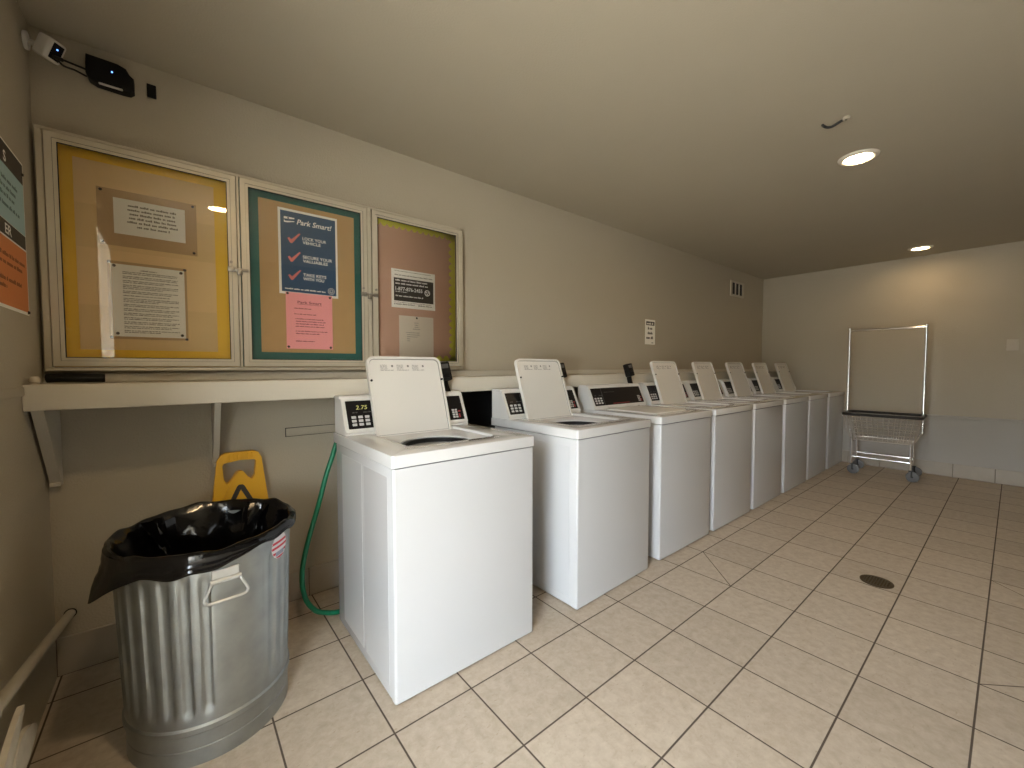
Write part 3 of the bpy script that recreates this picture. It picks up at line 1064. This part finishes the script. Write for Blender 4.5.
# ------------------------------------------------------------------ shelf under the case
sh = thing('wall_shelf', 'long cream-painted shelf along the back wall below the notice case', 'shelf', (0, YB, 1.075))
bm = new_bm()
ys = 0.782 - YB
box(bm, (XL + 0.001, ys + 0.018, 0.064), (XR - 0.001, -0.0005, 0.086), 0.002, 1)
obj('shelf_board', bm, SHELFW, sh)
bm = new_bm()
box(bm, (XL + 0.001, ys, 0.0), (XR - 0.001, ys + 0.019, 0.088), 0.004, 2)
obj('front_lip', bm, SHELFW, sh)
bm = new_bm()
box(bm, (XL + 0.001, -0.020, 0.086), (XR - 0.001, -0.0005, 0.122), 0.003, 1)
obj('wall_cleat', bm, SHELFW, sh)
for bx_, t_ in ((-0.918, 0.030), (-0.412, 0.022), (1.75, 0.022), (3.2, 0.022), (4.7, 0.022)):
    bm = new_bm()
    prof = [(-0.001, -0.305), (-0.001, 0.063), (ys + 0.022, 0.063), (ys + 0.022, 0.035), (-0.030, -0.305)]
    prism(bm, prof, [], t_, Matrix(((0, 0, 1, bx_), (1, 0, 0, 0), (0, 1, 0, 0), (0, 0, 0, 1))))
    box(bm, (bx_, -0.045, -0.312), (bx_ + t_, -0.001, -0.298), 0.002, 1)
    obj('bracket', bm, SHELFW, sh, smooth=30)
bm = new_bm(); box(bm, (0.62, YB - 0.012, 0.55), (1.745, YB - 0.0005, 1.06), 0.002, 1)  # black sheet that paints in the dark gap behind the washers
o = obj('dark_gap_sheet', bm, RUBBER); tag(o, 'black sheet standing in for the dark gap behind the washers, below the shelf', 'panel')
# things on the shelf
bm = new_bm()
pts = smooth_path([(-0.905, 1.01, 1.180), (-0.86, 1.00, 1.182), (-0.80, 1.005, 1.180), (-0.752, 1.012, 1.179)], 5)
tube(bm, pts, 0.0175, 12)
tube(bm, [p + Vector((0.004, -0.02, -0.002)) for p in pts[1:-1]], 0.0145, 12)
o = obj('cloth_bundle', bm, DARK)
tag(o, 'long black rolled bundle lying on the left end of the shelf', 'bundle')
bm = new_bm()
lathe(bm, [(0.0, 0.030), (0.010, 0.028), (0.015, 0.020), (0.015, 0.010), (0.011, 0.006), (0.011, 0.0)], 16)
o = obj('pipe_cap', fixnormals(bm), OFFW)
o.location = (-0.905, 0.83, 1.161)
tag(o, 'small white rounded cap on the front left corner of the shelf', 'cap')

# slim cover plate on the wall behind the first washer
bm = new_bm()
box(bm, (-0.105, 1.080, 0.866), (0.165, 1.0875, 0.907), 0.003)
o = obj('cover_strip', bm, WALL)
bm = new_bm(); box(bm, (-0.1075, 1.0848, 0.8635), (0.1675, 1.0878, 0.9095)); obj('dark_outline', bm, DARKREC, o, smooth=0)  # slightly larger dark plate, shows as a thin outline
tag(o, 'slim painted cover strip on the wall left of the first washer', 'cover strip')

# ------------------------------------------------------------------ security camera, box, plate
sc_ = thing('security_camera', 'white security camera in the top left corner of the room', 'camera', (-0.925, 1.015, 2.395))
bm = new_bm(); cyl(bm, (0, 0, 0.0), (0.012, 0, 0.0), 0.030, 24, bev=0.003); obj('mount', bm, CAMW, sc_)
bm = new_bm(); cyl(bm, (0.01, 0, 0.0), (0.060, -0.022, -0.016), 0.010, 16); obj('arm', bm, CAMW, sc_)
fwd = Vector((0.62, -0.50, -0.42)).normalized()
Q = fwd.to_track_quat('Z', 'Y').to_matrix().to_4x4()
Mc = Matrix.Translation((0.068, -0.035, -0.022)) @ Q @ Matrix.Rotation(math.radians(0), 4, 'Z')
bm = new_bm(); box(bm, (-0.029, -0.037, -0.026), (0.029, 0.037, 0.024), 0.009, 3, M=Mc); cb = obj('body', bm, CAMW, sc_)
bm = new_bm(); box(bm, (-0.015, -0.028, 0.0225), (0.019, 0.028, 0.0255), 0.001, 1, M=Mc); fc = obj('face_plate', bm, PANEL, sc_)
bm = new_bm(); cyl(bm, Mc @ Vector((0, 0.010, 0.025)), Mc @ Vector((0, 0.010, 0.027)), 0.0026, 12); obj('indicator_led', bm, LEDB, fc)
bx = thing('transmitter_box', 'black box with a blue light on the back wall under the ceiling', 'box', (-0.705, 1.086, 2.39))
bm = new_bm()
outl = [(-0.068, 0.048), (0.022, 0.047), (0.048, 0.038), (0.058, 0.018), (0.070, 0.008), (0.070, -0.040), (0.058, -0.052), (0.036, -0.054), (-0.040, -0.052), (-0.062, -0.042), (-0.070, -0.022), (-0.070, 0.012)]
prism(bm, outl, [], 0.045, facing_front(0, 0, 0))
es = [e for e in bm.edges if all(abs(v.co.y + 0.045) < 1e-5 for v in e.verts) and len(e.link_faces) == 2 and e.calc_face_angle(0) > 0.5]
bmesh.ops.bevel(bm, geom=es, offset=0.010, segments=3, affect='EDGES', profile=0.5)
bb = obj('housing', bm, DARK, bx)
bm = new_bm(); box(bm, (-0.034, -0.046, -0.054), (0.036, -0.034, -0.049), 0.002, 1); obj('silver_strip', bm, CAMW, bx)
bm = new_bm(); cyl(bm, (0.006, -0.044, 0.004), (0.006, -0.047, 0.004), 0.0028, 12); obj('indicator_led', bm, LEDB, bx)
bm = new_bm()
for dz, dy in ((0.0, 0.0), (-0.020, 0.004)):
    tube(bm, smooth_path([(-0.840, 0.965, 2.342), (-0.825, 0.985, 2.352 + dz), (-0.80, 1.02, 2.366 + dz), (-0.774, 1.055, 2.380 + 1.3 * dz)], 5), 0.0036, 8)
cyl(bm, (-0.845, 0.960, 2.340), (-0.828, 0.982, 2.350), 0.007, 10)
o = obj('cable', bm, RUBBER); tag(o, 'black cable between the white camera and the black box', 'cable')
bm = new_bm(); box(bm, (-0.597, 1.078, 2.362), (-0.567, 1.0875, 2.416), 0.002, 1)
o = obj('wall_plate', bm, DARK); tag(o, 'small black plate on the back wall right of the black box', 'wall plate')

# ------------------------------------------------------------------ wall sign, vent, switch
root, R3, w, h = paper('sign', 'small white sign with black words on the back wall above the closed-lid washer', 'sign', 3.115, 1.450, 3.290, 1.700, PAPER, facing_front(0, YB, 0), base=0.0006, t=0.003)
bm = new_bm(); rng = random.Random(31)
quad(bm, 0.014, 0.192, 0.162, 0.230, R3, 0.0035)
for a, b, vv in ((0.045, 0.135, 0.150), (0.042, 0.140, 0.102), (0.018, 0.155, 0.055)):
    fine_row(bm, a, b, vv, 0.026, R3, rng, 0.0035)
quad(bm, 0.11, 0.014, 0.145, 0.02, R3, 0.0035)
obj('print', bm, TXTD, root, smooth=0)
bm = new_bm(); rng = random.Random(33)
fine_row(bm, 0.026, 0.150, 0.200, 0.020, R3, rng, 0.0042)
obj('heading_print', bm, PAPER, root, smooth=0)

vt = thing('wall_vent', 'white vent with three dark slots high on the back wall near the far corner', 'vent', (5.02, YB, 2.145))
bm = new_bm()
slots = [(0.042 + k * 0.110, 0.022, 0.130 + k * 0.110, 0.173) for k in range(3)]
prism(bm, rrect(0, 0, 0.40, 0.195, 0.006, 2), [rrect(*s, 0.003, 1) for s in slots], 0.014, facing_front(0, -0.0005, 0))
obj('grille', bm, PLATEW, vt, smooth=0)
bm = new_bm(); box(bm, (0.03, -0.006, 0.015), (0.37, -0.001, 0.18)); obj('dark_backing', bm, DARKREC, vt, smooth=0)

sw = thing('light_switch', 'cream switch plate on the far wall right of the laundry cart', 'switch', (XR, -1.246, 1.447))
Ms = facing_left(0, 0, 0)
bm = new_bm(); box(bm, (-0.040, -0.058, 0), (0.040, 0.058, 0.006), 0.003, 2, M=Ms); obj('plate', bm, PLATEW, sw)
bm = new_bm(); box(bm, (-0.006, -0.012, 0.005), (0.006, 0.012, 0.016), 0.002, 1, M=Ms); obj('toggle', bm, PLATEW, sw)

# ------------------------------------------------------------------ ceiling lamps
lp = None
for i, (lx, ly) in enumerate(((2.705, -0.628), (5.655, -0.59), (-0.233, -0.742))):
    if lp is None:
        lp = thing('ceiling_light', 'x', 'ceiling light', (lx, ly, ZC), group='recessed ceiling lamps')
        bm = new_bm()
        lathe(bm, [(0.066, -0.004), (0.072, -0.013), (0.084, -0.014), (0.098, -0.006), (0.100, 0.0)], 40)
        obj('trim_ring', fixnormals(bm), TRIMW, lp, smooth=60)
        bm = new_bm()
        r_ = lathe(bm, [(0.067, -0.004), (0.050, -0.009), (0.025, -0.012), (0.004, -0.0125)], 32)
        bm.faces.new(r_[-1])
        obj('lens', fixnormals(bm), LAMPM, lp, smooth=60)
        o = lp
    else:
        o = copy_tree(lp)
        o.location = (lx, ly, ZC)
        if i == 1:                                  # its bulb is the dimmer one
            for c in o.children:
                if c.name.startswith('lens'):
                    c.data = c.data.copy()
                    c.data.materials[0] = LAMPD
    o['label'] = ['lit round recessed ceiling lamp next to the dark ceiling hook', 'lit round ceiling lamp nearest the far wall, above the laundry cart',
                  'lit round ceiling lamp near the doorway, seen reflected in the case glass'][i]
hk = thing('ceiling_bracket', 'dark curved wire bracket on the ceiling beside a lit lamp', 'bracket', (2.128, -0.643, ZC))
bm = new_bm()
tube(bm, [(0.050 * math.cos(a) * 0.6, 0.052 * math.sin(a), -0.010 - 0.006 * math.sin(3 * a)) for a in [math.radians(q) for q in range(100, -70, -10)]][::-1], 0.0062, 8)
obj('hook', bm, RUBBER, hk)
bm = new_bm(); cyl(bm, (0.012, -0.045, 0.0), (0.012, -0.045, -0.012), 0.016, 16, bev=0.002); obj('mount', bm, PLATEW, hk)

# ------------------------------------------------------------------ trash can
CX, CY = -0.458, 0.502
can = thing('trash_can', 'galvanized ribbed steel trash can in the left corner beside the first washer', 'trash can', (CX, CY, 0))


def r_can(z):
    return 0.228 + 0.022 * z / 0.65


def flute(th, r, z, i):
    deg = math.degrees(th) % 360
    if z < 0.150 or z > 0.600:
        return r, z
    s = min(1, (z - 0.150) / 0.03, (0.600 - z) / 0.03)
    d = (deg - 286 + 180) % 360 - 180
    if -14 < d < 17:
        s *= 0.0
    f = (th * 30 / (2 * PI)) % 1.0
    tri = 1 - abs(2 * f - 1)                       # 0..1..0
    p = max(0.0, min(1.0, (tri - 0.28) / 0.42))
    p = p * p * (3 - 2 * p)
    return r - 0.007 * s * (1 - p), z


bm = new_bm()
zs = [0.0, 0.004, 0.05, 0.052, 0.055, 0.098, 0.104, 0.112, 0.120, 0.126, 0.150, 0.158, 0.166, 0.174, 0.182, 0.30, 0.42, 0.52, 0.57, 0.578, 0.586, 0.594, 0.602, 0.63, 0.645]
prof = []
for z in zs:
    r = r_can(z)
    if 0.1035 < z < 0.1215:
        r += 0.0055
    if 0.050 < z < 0.0535:
        r -= 0.003
    if z in (0.0, 0.004):
        r += 0.002
    prof.append((r, z))
prof += [(r_can(0.65) + 0.006, 0.648), (r_can(0.65) + 0.008, 0.655), (r_can(0.65) + 0.004, 0.661), (r_can(0.65) - 0.002, 0.658), (0.235, 0.64), (0.218, 0.10), (0.0001, 0.02)]
lathe(bm, prof, 300, flute)
obj('can_body', bm, GALV, can, smooth=32)
# bail handle on its bracket
ah = math.radians(-84)
er = Vector((math.cos(ah), math.sin(ah), 0)); et = Vector((-math.sin(ah), math.cos(ah), 0)); ez = Vector((0, 0, 1))
tiltv = er * 0.034 + ez
Mh = Matrix.Identity(4)
rr_ = r_can(0.60) + 0.002
for k, (vec) in enumerate((et, ez, er)):
    for q in range(3):
        Mh[q][k] = vec[q]
Mh.translation = er * rr_ + ez * 0.580
bm = new_bm()
box(bm, (-0.036, -0.014, -0.004), (0.036, 0.024, 0.006), 0.002, 1, M=Mh)
cyl(bm, Mh @ Vector((-0.040, -0.010, 0.008)), Mh @ Vector((0.040, -0.010, 0.008)), 0.007, 14)
hb = obj('handle_bracket', bm, BAILM, can)
bm = new_bm()
hp = [(-0.036, -0.010, 0.008), (-0.042, -0.024, 0.012), (-0.054, -0.050, 0.014), (-0.055, -0.062, 0.015), (-0.044, -0.070, 0.015), (0.0, -0.070, 0.016), (0.044, -0.070, 0.015),
      (0.055, -0.062, 0.015), (0.054, -0.050, 0.014), (0.042, -0.024, 0.012), (0.036, -0.010, 0.008)]
tube(bm, [Mh @ p for p in smooth_path(hp, 4)], 0.0042, 10)
obj('handle_bail', bm, BAILM, hb)
# round flag sticker, following the curve of the can
ast = math.radians(-40)
sz = 0.598
sr_ = 0.043


def on_can(u, v, lift):
    z = sz + v
    r = r_can(z) + lift
    a = ast + u / r
    return Vector((r * math.cos(a), r * math.sin(a), z))


def patch(bm, test, lift, n=40):
    s = 2 * sr_ / n
    vs = {}
    for i in range(n):
        for j in range(n):
            u, v = -sr_ + (i + 0.5) * s, -sr_ + (j + 0.5) * s
            if not test(u, v):
                continue
            f = []
            for (di, dj) in ((0, 0), (1, 0), (1, 1), (0, 1)):
                key = (i + di, j + dj)
                if key not in vs:
                    vs[key] = bm.verts.new(on_can(-sr_ + key[0] * s, -sr_ + key[1] * s, lift))
                f.append(vs[key])
            bm.faces.new(f)


bm = new_bm(); patch(bm, lambda u, v: u * u + v * v < sr_ ** 2, 0.0012)
stk = obj('sticker', bm, STRW, can); stk['label'] = 'round red and white striped sticker'
bm = new_bm(); patch(bm, lambda u, v: u * u + v * v < (sr_ - 0.001) ** 2 and (((v + 0.2) / 0.0175) % 1.0 < 0.5) and v < 0.026 and not (v < -0.016 and v > -0.034 and abs(u) < 0.024), 0.0016)
obj('red_stripe', bm, STRR, stk)
bm = new_bm(); patch(bm, lambda u, v: u * u + v * v < (sr_ - 0.001) ** 2 and v < -0.018 and v > -0.033 and abs(u) < 0.024, 0.0018)
obj('blue_band', bm, STRB, stk)

# liner
bag = thing('trash_bag', 'black plastic bin liner folded over the rim of the trash can', 'trash bag', (CX, CY, 0))


def nz(th, z, k, amp):
    return amp * (math.sin(5 * th + 9 * z + k) + 0.7 * math.sin(11 * th - 13 * z + 2.1 * k) + 0.5 * math.sin(17 * th + 31 * z + k * 0.7)) / 2.2


def bag_r(th, r, z, i):
    deg = math.degrees(th) % 360
    rr, zz = r, z
    if i <= 7:                                     # outside drape
        fall = 1 - i / 7.0
        zz = z + fall * (nz(th, 0, 1.0, 0.011))
        lift = max(0, math.cos(math.radians(deg - 322))) ** 3
        zz += fall * 0.040 * lift
        rr = r + nz(th, z, 2.0, 0.004) + 0.002
        d = abs((deg - 205 + 180) % 360 - 180)
        if d < 26:
            t = (1 - d / 26) ** 1.3
            rr += fall * fall * 0.052 * t
            zz -= fall * 0.052 * t
        rr = max(rr, r_can(0.65) + 0.0105)
    elif i <= 11:                                  # over the rim
        zz = z + nz(th, 0.3, 3.0, 0.007) + 0.006 * math.cos(th - 1.2)
        rr = r + nz(th, 0.1, 4.0, 0.003)
    else:                                          # inside folds
        deep = min(1, (i - 11) / 5)
        rr = r - abs(0.020 * math.sin(3 * th + 5 * z) + 0.012 * math.sin(8 * th - 9 * z)) * deep - 0.012 * deep * (0.5 + 0.5 * math.sin(4 * th + 1))
        zz = z + nz(th, z, 6.0, 0.010) * deep
    return rr, zz


prof = [(0.264, 0.606), (0.267, 0.614), (0.265, 0.622), (0.267, 0.630), (0.265, 0.638), (0.267, 0.647), (0.266, 0.656), (0.265, 0.665),
        (0.262, 0.672), (0.256, 0.676), (0.249, 0.675), (0.243, 0.668)]
prof += [(0.238 - 0.002 * k, 0.652 - 0.022 * k) for k in range(14)] + [(0.17, 0.33), (0.10, 0.31), (0.001, 0.30)]
bm = new_bm()
lathe(bm, prof, 220, bag_r)
obj('liner', bm, BAG, bag, smooth=25)
# loose crumpled folds of plastic inside the mouth
rng = random.Random(8)
for (th0, w0) in ((2.30, 0.34), (0.80, 0.50)):
    bm = new_bm()
    rows = []
    for a in range(9):
        row = []
        for b in range(7):
            th = th0 + (a / 8 - 0.5) * w0 * (1 - 0.75 * b / 6)
            r = 0.240 - 0.012 * b - 0.012 * math.sin(a * 1.4 + b) - (0.015 if a in (3, 4, 5) else 0)
            z = 0.672 - 0.024 * b
            row.append(bm.verts.new((r * math.cos(th), r * math.sin(th), z)))
        rows.append(row)
    for a in range(8):
        for b in range(6):
            bm.faces.new((rows[a][b], rows[a + 1][b], rows[a + 1][b + 1], rows[a][b + 1]))
    obj('loose_fold', bm, BAG, bag, smooth=30)

# ------------------------------------------------------------------ wet floor sign leaning on the wall
sg = thing('wet_floor_sign', 'yellow plastic floor sign with a handle hole leaning on the wall behind the trash can', 'floor sign', (-0.312, 0.985, 0.0))
lean = math.radians(4.3)
Msg = Matrix.Rotation(-lean, 4, 'X') @ facing_front(0, 0, 0) @ Matrix.Diagonal((1.03, 0.978, 1, 1))
HS = 0.842


def hw(z):
    return 0.170 - 0.088 * z / HS


out = [(-hw(0), 0), (-hw(0) + 0.05, 0), (-hw(0) + 0.07, 0.03), (hw(0) - 0.07, 0.03), (hw(0) - 0.05, 0), (hw(0), 0)]
rc = 0.035
out += [(hw(HS - rc), HS - rc), (hw(HS) - 0.008, HS - 0.010), (hw(HS) - 0.028, HS), (-hw(HS) + 0.028, HS), (-hw(HS) + 0.008, HS - 0.010), (-hw(HS - rc), HS - rc)]
hole = [(-0.054, 0.700), (-0.062, 0.722), (-0.066, 0.782), (-0.060, 0.794), (0.0, 0.803), (0.058, 0.799), (0.064, 0.790), (0.056, 0.722), (0.045, 0.706),
        (0.032, 0.716), (0.014, 0.745), (0.0, 0.752), (-0.014, 0.745), (-0.034, 0.712), (-0.046, 0.698)]
bm = new_bm()
prism(bm, out, [hole], 0.022, Msg)
for k in range(6):
    u = -0.046 + k * 0.0175
    box(bm, (u, HS - 0.036, 0.021), (u + 0.008, HS - 0.008, 0.0245), 0.002, 1, M=Msg)
fp = obj('front_leaf', bm, YELL, sg, smooth=30)
bm = new_bm()
prism(bm, out, [hole], 0.018, Msg @ Matrix.Translation((0, 0, -0.022)))
obj('rear_leaf', bm, YELL, sg, smooth=30)
bm = new_bm()
tri = [(-0.118, 0.10), (0.118, 0.10), (0.112, 0.52), (0.022, 0.730), (0.012, 0.742), (0.0, 0.747), (-0.012, 0.742), (-0.022, 0.730), (-0.112, 0.52)]
prism(bm, tri, [], 0.0045, Msg @ Matrix.Translation((0, 0, 0.0218)))
rp = obj('raised_panel', bm, YELL, sg, smooth=30)
bm = new_bm()
o3 = [(-0.105, 0.48), (0.105, 0.48), (0.014, 0.680), (0.007, 0.687), (-0.007, 0.687), (-0.014, 0.680)]
i3 = [(-0.076, 0.498), (0.076, 0.498), (0.0, 0.664)]
prism(bm, o3, [i3], 0.0012, Msg @ Matrix.Translation((0, 0, 0.0262)))
obj('warning_triangle', bm, TXTD, rp, smooth=0)

# ------------------------------------------------------------------ hose, pipe
bm = new_bm()
tube(bm, smooth_path([(0.085, 0.83, 0.90), (0.058, 0.81, 0.84), (0.036, 0.80, 0.78), (0.012, 0.80, 0.71), (-0.029, 0.80, 0.56), (-0.082, 0.80, 0.38), (-0.104, 0.80, 0.25), (-0.092, 0.80, 0.14), (-0.050, 0.80, 0.065), (0.0, 0.80, 0.035), (0.055, 0.80, 0.018), (0.10, 0.82, 0.012)], 8), 0.0115, 12)
o = obj('garden_hose', bm, GREEN); tag(o, 'green hose curving down to the floor behind the first washer', 'hose')
bm = new_bm()
tube(bm, smooth_path([(0.735, 0.93, 0.012), (0.76, 0.93, 0.3), (0.78, 0.94, 0.7), (0.81, 0.98, 0.84), (0.85, 0.98, 0.88), (0.90, 0.98, 0.84), (0.93, 0.95, 0.6), (0.95, 0.93, 0.012)], 6), 0.013, 10)
o = obj('drain_hose', bm, RUBBER); tag(o, 'black hose in the gap behind the first and second washers', 'hose')

pp_ = thing('wall_pipe', 'painted pipe sloping down along the left wall into the corner', 'pipe', (-0.89, 1.084, 0.24))
bm = new_bm(); tube(bm, smooth_path([(0.005, 0, 0), (0.005, -0.30, 0.061), (0.005, -0.90, 0.184), (0.004, -1.13, 0.232)], 4), 0.0155, 16); obj('pipe_run', bm, PIPEP, pp_)
bm = new_bm(); cyl(bm, (0.005, -0.90, 0.184), (0.005, -0.96, 0.197), 0.021, 16, bev=0.002); obj('pipe_joint', bm, PIPEP, pp_)
bm = new_bm(); cyl(bm, (0.005, -0.0005, 0.0), (0.005, 0.003, 0.0), 0.019, 20); obj('dark_hole_disc', bm, DARK, pp_)  # black disc painting the dark of the hole around the pipe
for (y0, z0, y1, z1, wd) in ((0.300, 0.362, 0.110, 0.290, 0.036), (0.400, 0.235, 0.200, 0.262, 0.058)):
    bm = new_bm()
    a, b = Vector((0.03, y0 - 1.084, z0 - 0.24)), Vector((0.03, y1 - 1.084, z1 - 0.24))
    d = b - a
    Lp = d.length
    pr = []
    for k in range(24):
        q = 2 * PI * k / 24
        pr.append((Lp / 2 + Lp / 2 * math.cos(q), wd * math.sin(q) * (0.75 + 0.25 * math.cos(q))))
    dn = d.normalized(); up = Vector((1, 0, 0)).cross(dn)
    Mp = Matrix(((dn.x, up.x, 1, a.x - 0.006), (dn.y, up.y, 0, a.y), (dn.z, up.z, 0, a.z), (0, 0, 0, 1)))
    prism(bm, pr, [], 0.012, Mp)
    o = obj('wing_handle', bm, OFFW, pp_, smooth=30); o['label'] = 'worn off-white wing'

# floor drain
dr = thing('floor_drain', 'round bronze drain grate set in the floor tiles', 'drain', (2.518, -0.810, 0.0))
holes = []
for i in range(-5, 6):
    for j in range(-5, 6):
        x, y = i * 0.0125, j * 0.0125
        if x * x + y * y < 0.057 ** 2:
            holes.append([(x - 0.0042, y - 0.0042), (x + 0.0042, y - 0.0042), (x + 0.0042, y + 0.0042), (x - 0.0042, y + 0.0042)])
bm = new_bm()
prism(bm, circle(0, 0, 0.074, 40), holes, 0.004, Matrix.Translation((0, 0, 0.0012)))
obj('grate', bm, BRASS, dr, smooth=30)
bm = new_bm(); cyl(bm, (0, 0, 0.0002), (0, 0, 0.0016), 0.070, 40); obj('drain_well', bm, DARKREC, dr)

# ------------------------------------------------------------------ laundry cart
ct = thing('laundry_cart', 'chrome wire laundry cart with a tall hanging rack by the far wall', 'cart', (5.630, -0.345, 0.0), math.radians(2.5))
# local: x depth (front is -x), y along the long side
tl, tw, bl, bw, zt_, zb_ = 0.325, 0.225, 0.262, 0.165, 0.685, 0.395


def ringpts(l, w_, z, r=0.03):
    return [Vector((p[0], p[1], z)) for p in rrect(-w_, -l, w_, l, r, 4)]


bm = new_bm(); tube(bm, ringpts(tl, tw, zt_), 0.015, 10, True); obj('rim', bm, RUBBER, ct)
bm = new_bm()
tube(bm, ringpts(bl, bw, zb_, 0.02), 0.005, 8, True)
for f in (0.28, 0.52, 0.76):
    tube(bm, ringpts(bl + (tl - bl) * f, bw + (tw - bw) * f, zb_ + (zt_ - zb_) * f, 0.025), 0.0038, 6, True)
n = 13
for k in range(n + 1):
    s = -1 + 2 * k / n
    for sx in (-1, 1):
        tube(bm, [(sx * bw, s * bl, zb_), (sx * tw, s * tl * 0.97, zt_)], 0.0027, 6)
    tube(bm, [(-bw, s * bl, zb_), (bw, s * bl, zb_)], 0.0027, 6)
for k in range(8):
    s = -1 + 2 * k / 7
    for sy in (-1, 1):
        tube(bm, [(s * bw, sy * bl, zb_), (s * tw * 0.96, sy * tl, zt_)], 0.0027, 6)
for k in range(5):
    s = -1 + 2 * k / 4
    tube(bm, [(s * bw, -bl, zb_), (s * bw, bl, zb_)], 0.0027, 6)
obj('wire_basket', bm, ZINC, ct)
for sy in (-1, 1):
    bm = new_bm()
    tube(bm, [(0, sy * 0.318, 0.50), (0, sy * 0.318, 1.655)], 0.0125, 12)
    tube(bm, [(0, sy * 0.318, 0.52), (0, sy * 0.262, 0.40)], 0.008, 8)
    cyl(bm, (0, sy * 0.318, 1.655), (0, sy * 0.318, 1.672), 0.015, 12)
    obj('rack_post', bm, CHROME, ct)
bm = new_bm(); tube(bm, [(0, -0.318, 1.645), (0, 0.318, 1.645)], 0.0125, 12); obj('hanging_bar', bm, CHROME, ct)
for sx in (-1, 1):
    for sy in (-1, 1):
        bm = new_bm()
        tube(bm, [(sx * 0.165, sy * 0.245, 0.115), (sx * 0.165, sy * 0.245, 0.40)], 0.011, 12)
        obj('leg', bm, CHROME, ct)
        bm = new_bm()
        wxp, wyp = sx * 0.165, sy * 0.245 - 0.020
        cyl(bm, (wxp - 0.014, wyp, 0.055), (wxp + 0.014, wyp, 0.055), 0.055, 28, bev=0.006)
        cs = obj('caster', bm, GREYW, ct)
        bm = new_bm()
        for q in (-0.019, 0.019):
            box(bm, (wxp + q - 0.0015, wyp + 0.000, 0.048), (wxp + q + 0.0015, wyp + 0.014, 0.118), 0.001, 1)
        box(bm, (wxp - 0.021, wyp - 0.006, 0.112), (wxp + 0.021, wyp + 0.032, 0.119), 0.001, 1)
        cyl(bm, (wxp - 0.022, wyp, 0.055), (wxp + 0.022, wyp, 0.055), 0.008, 12)
        obj('caster_fork', bm, RUBBER, cs)
bm = new_bm()
for sx in (-1, 1):
    tube(bm, [(sx * 0.165, -0.245, 0.20), (sx * 0.165, 0.245, 0.20)], 0.010, 10)
for sy in (-1, 1):
    tube(bm, [(-0.165, sy * 0.245, 0.20), (0.165, sy * 0.245, 0.20)], 0.010, 10)
obj('base_frame', bm, CHROME, ct)
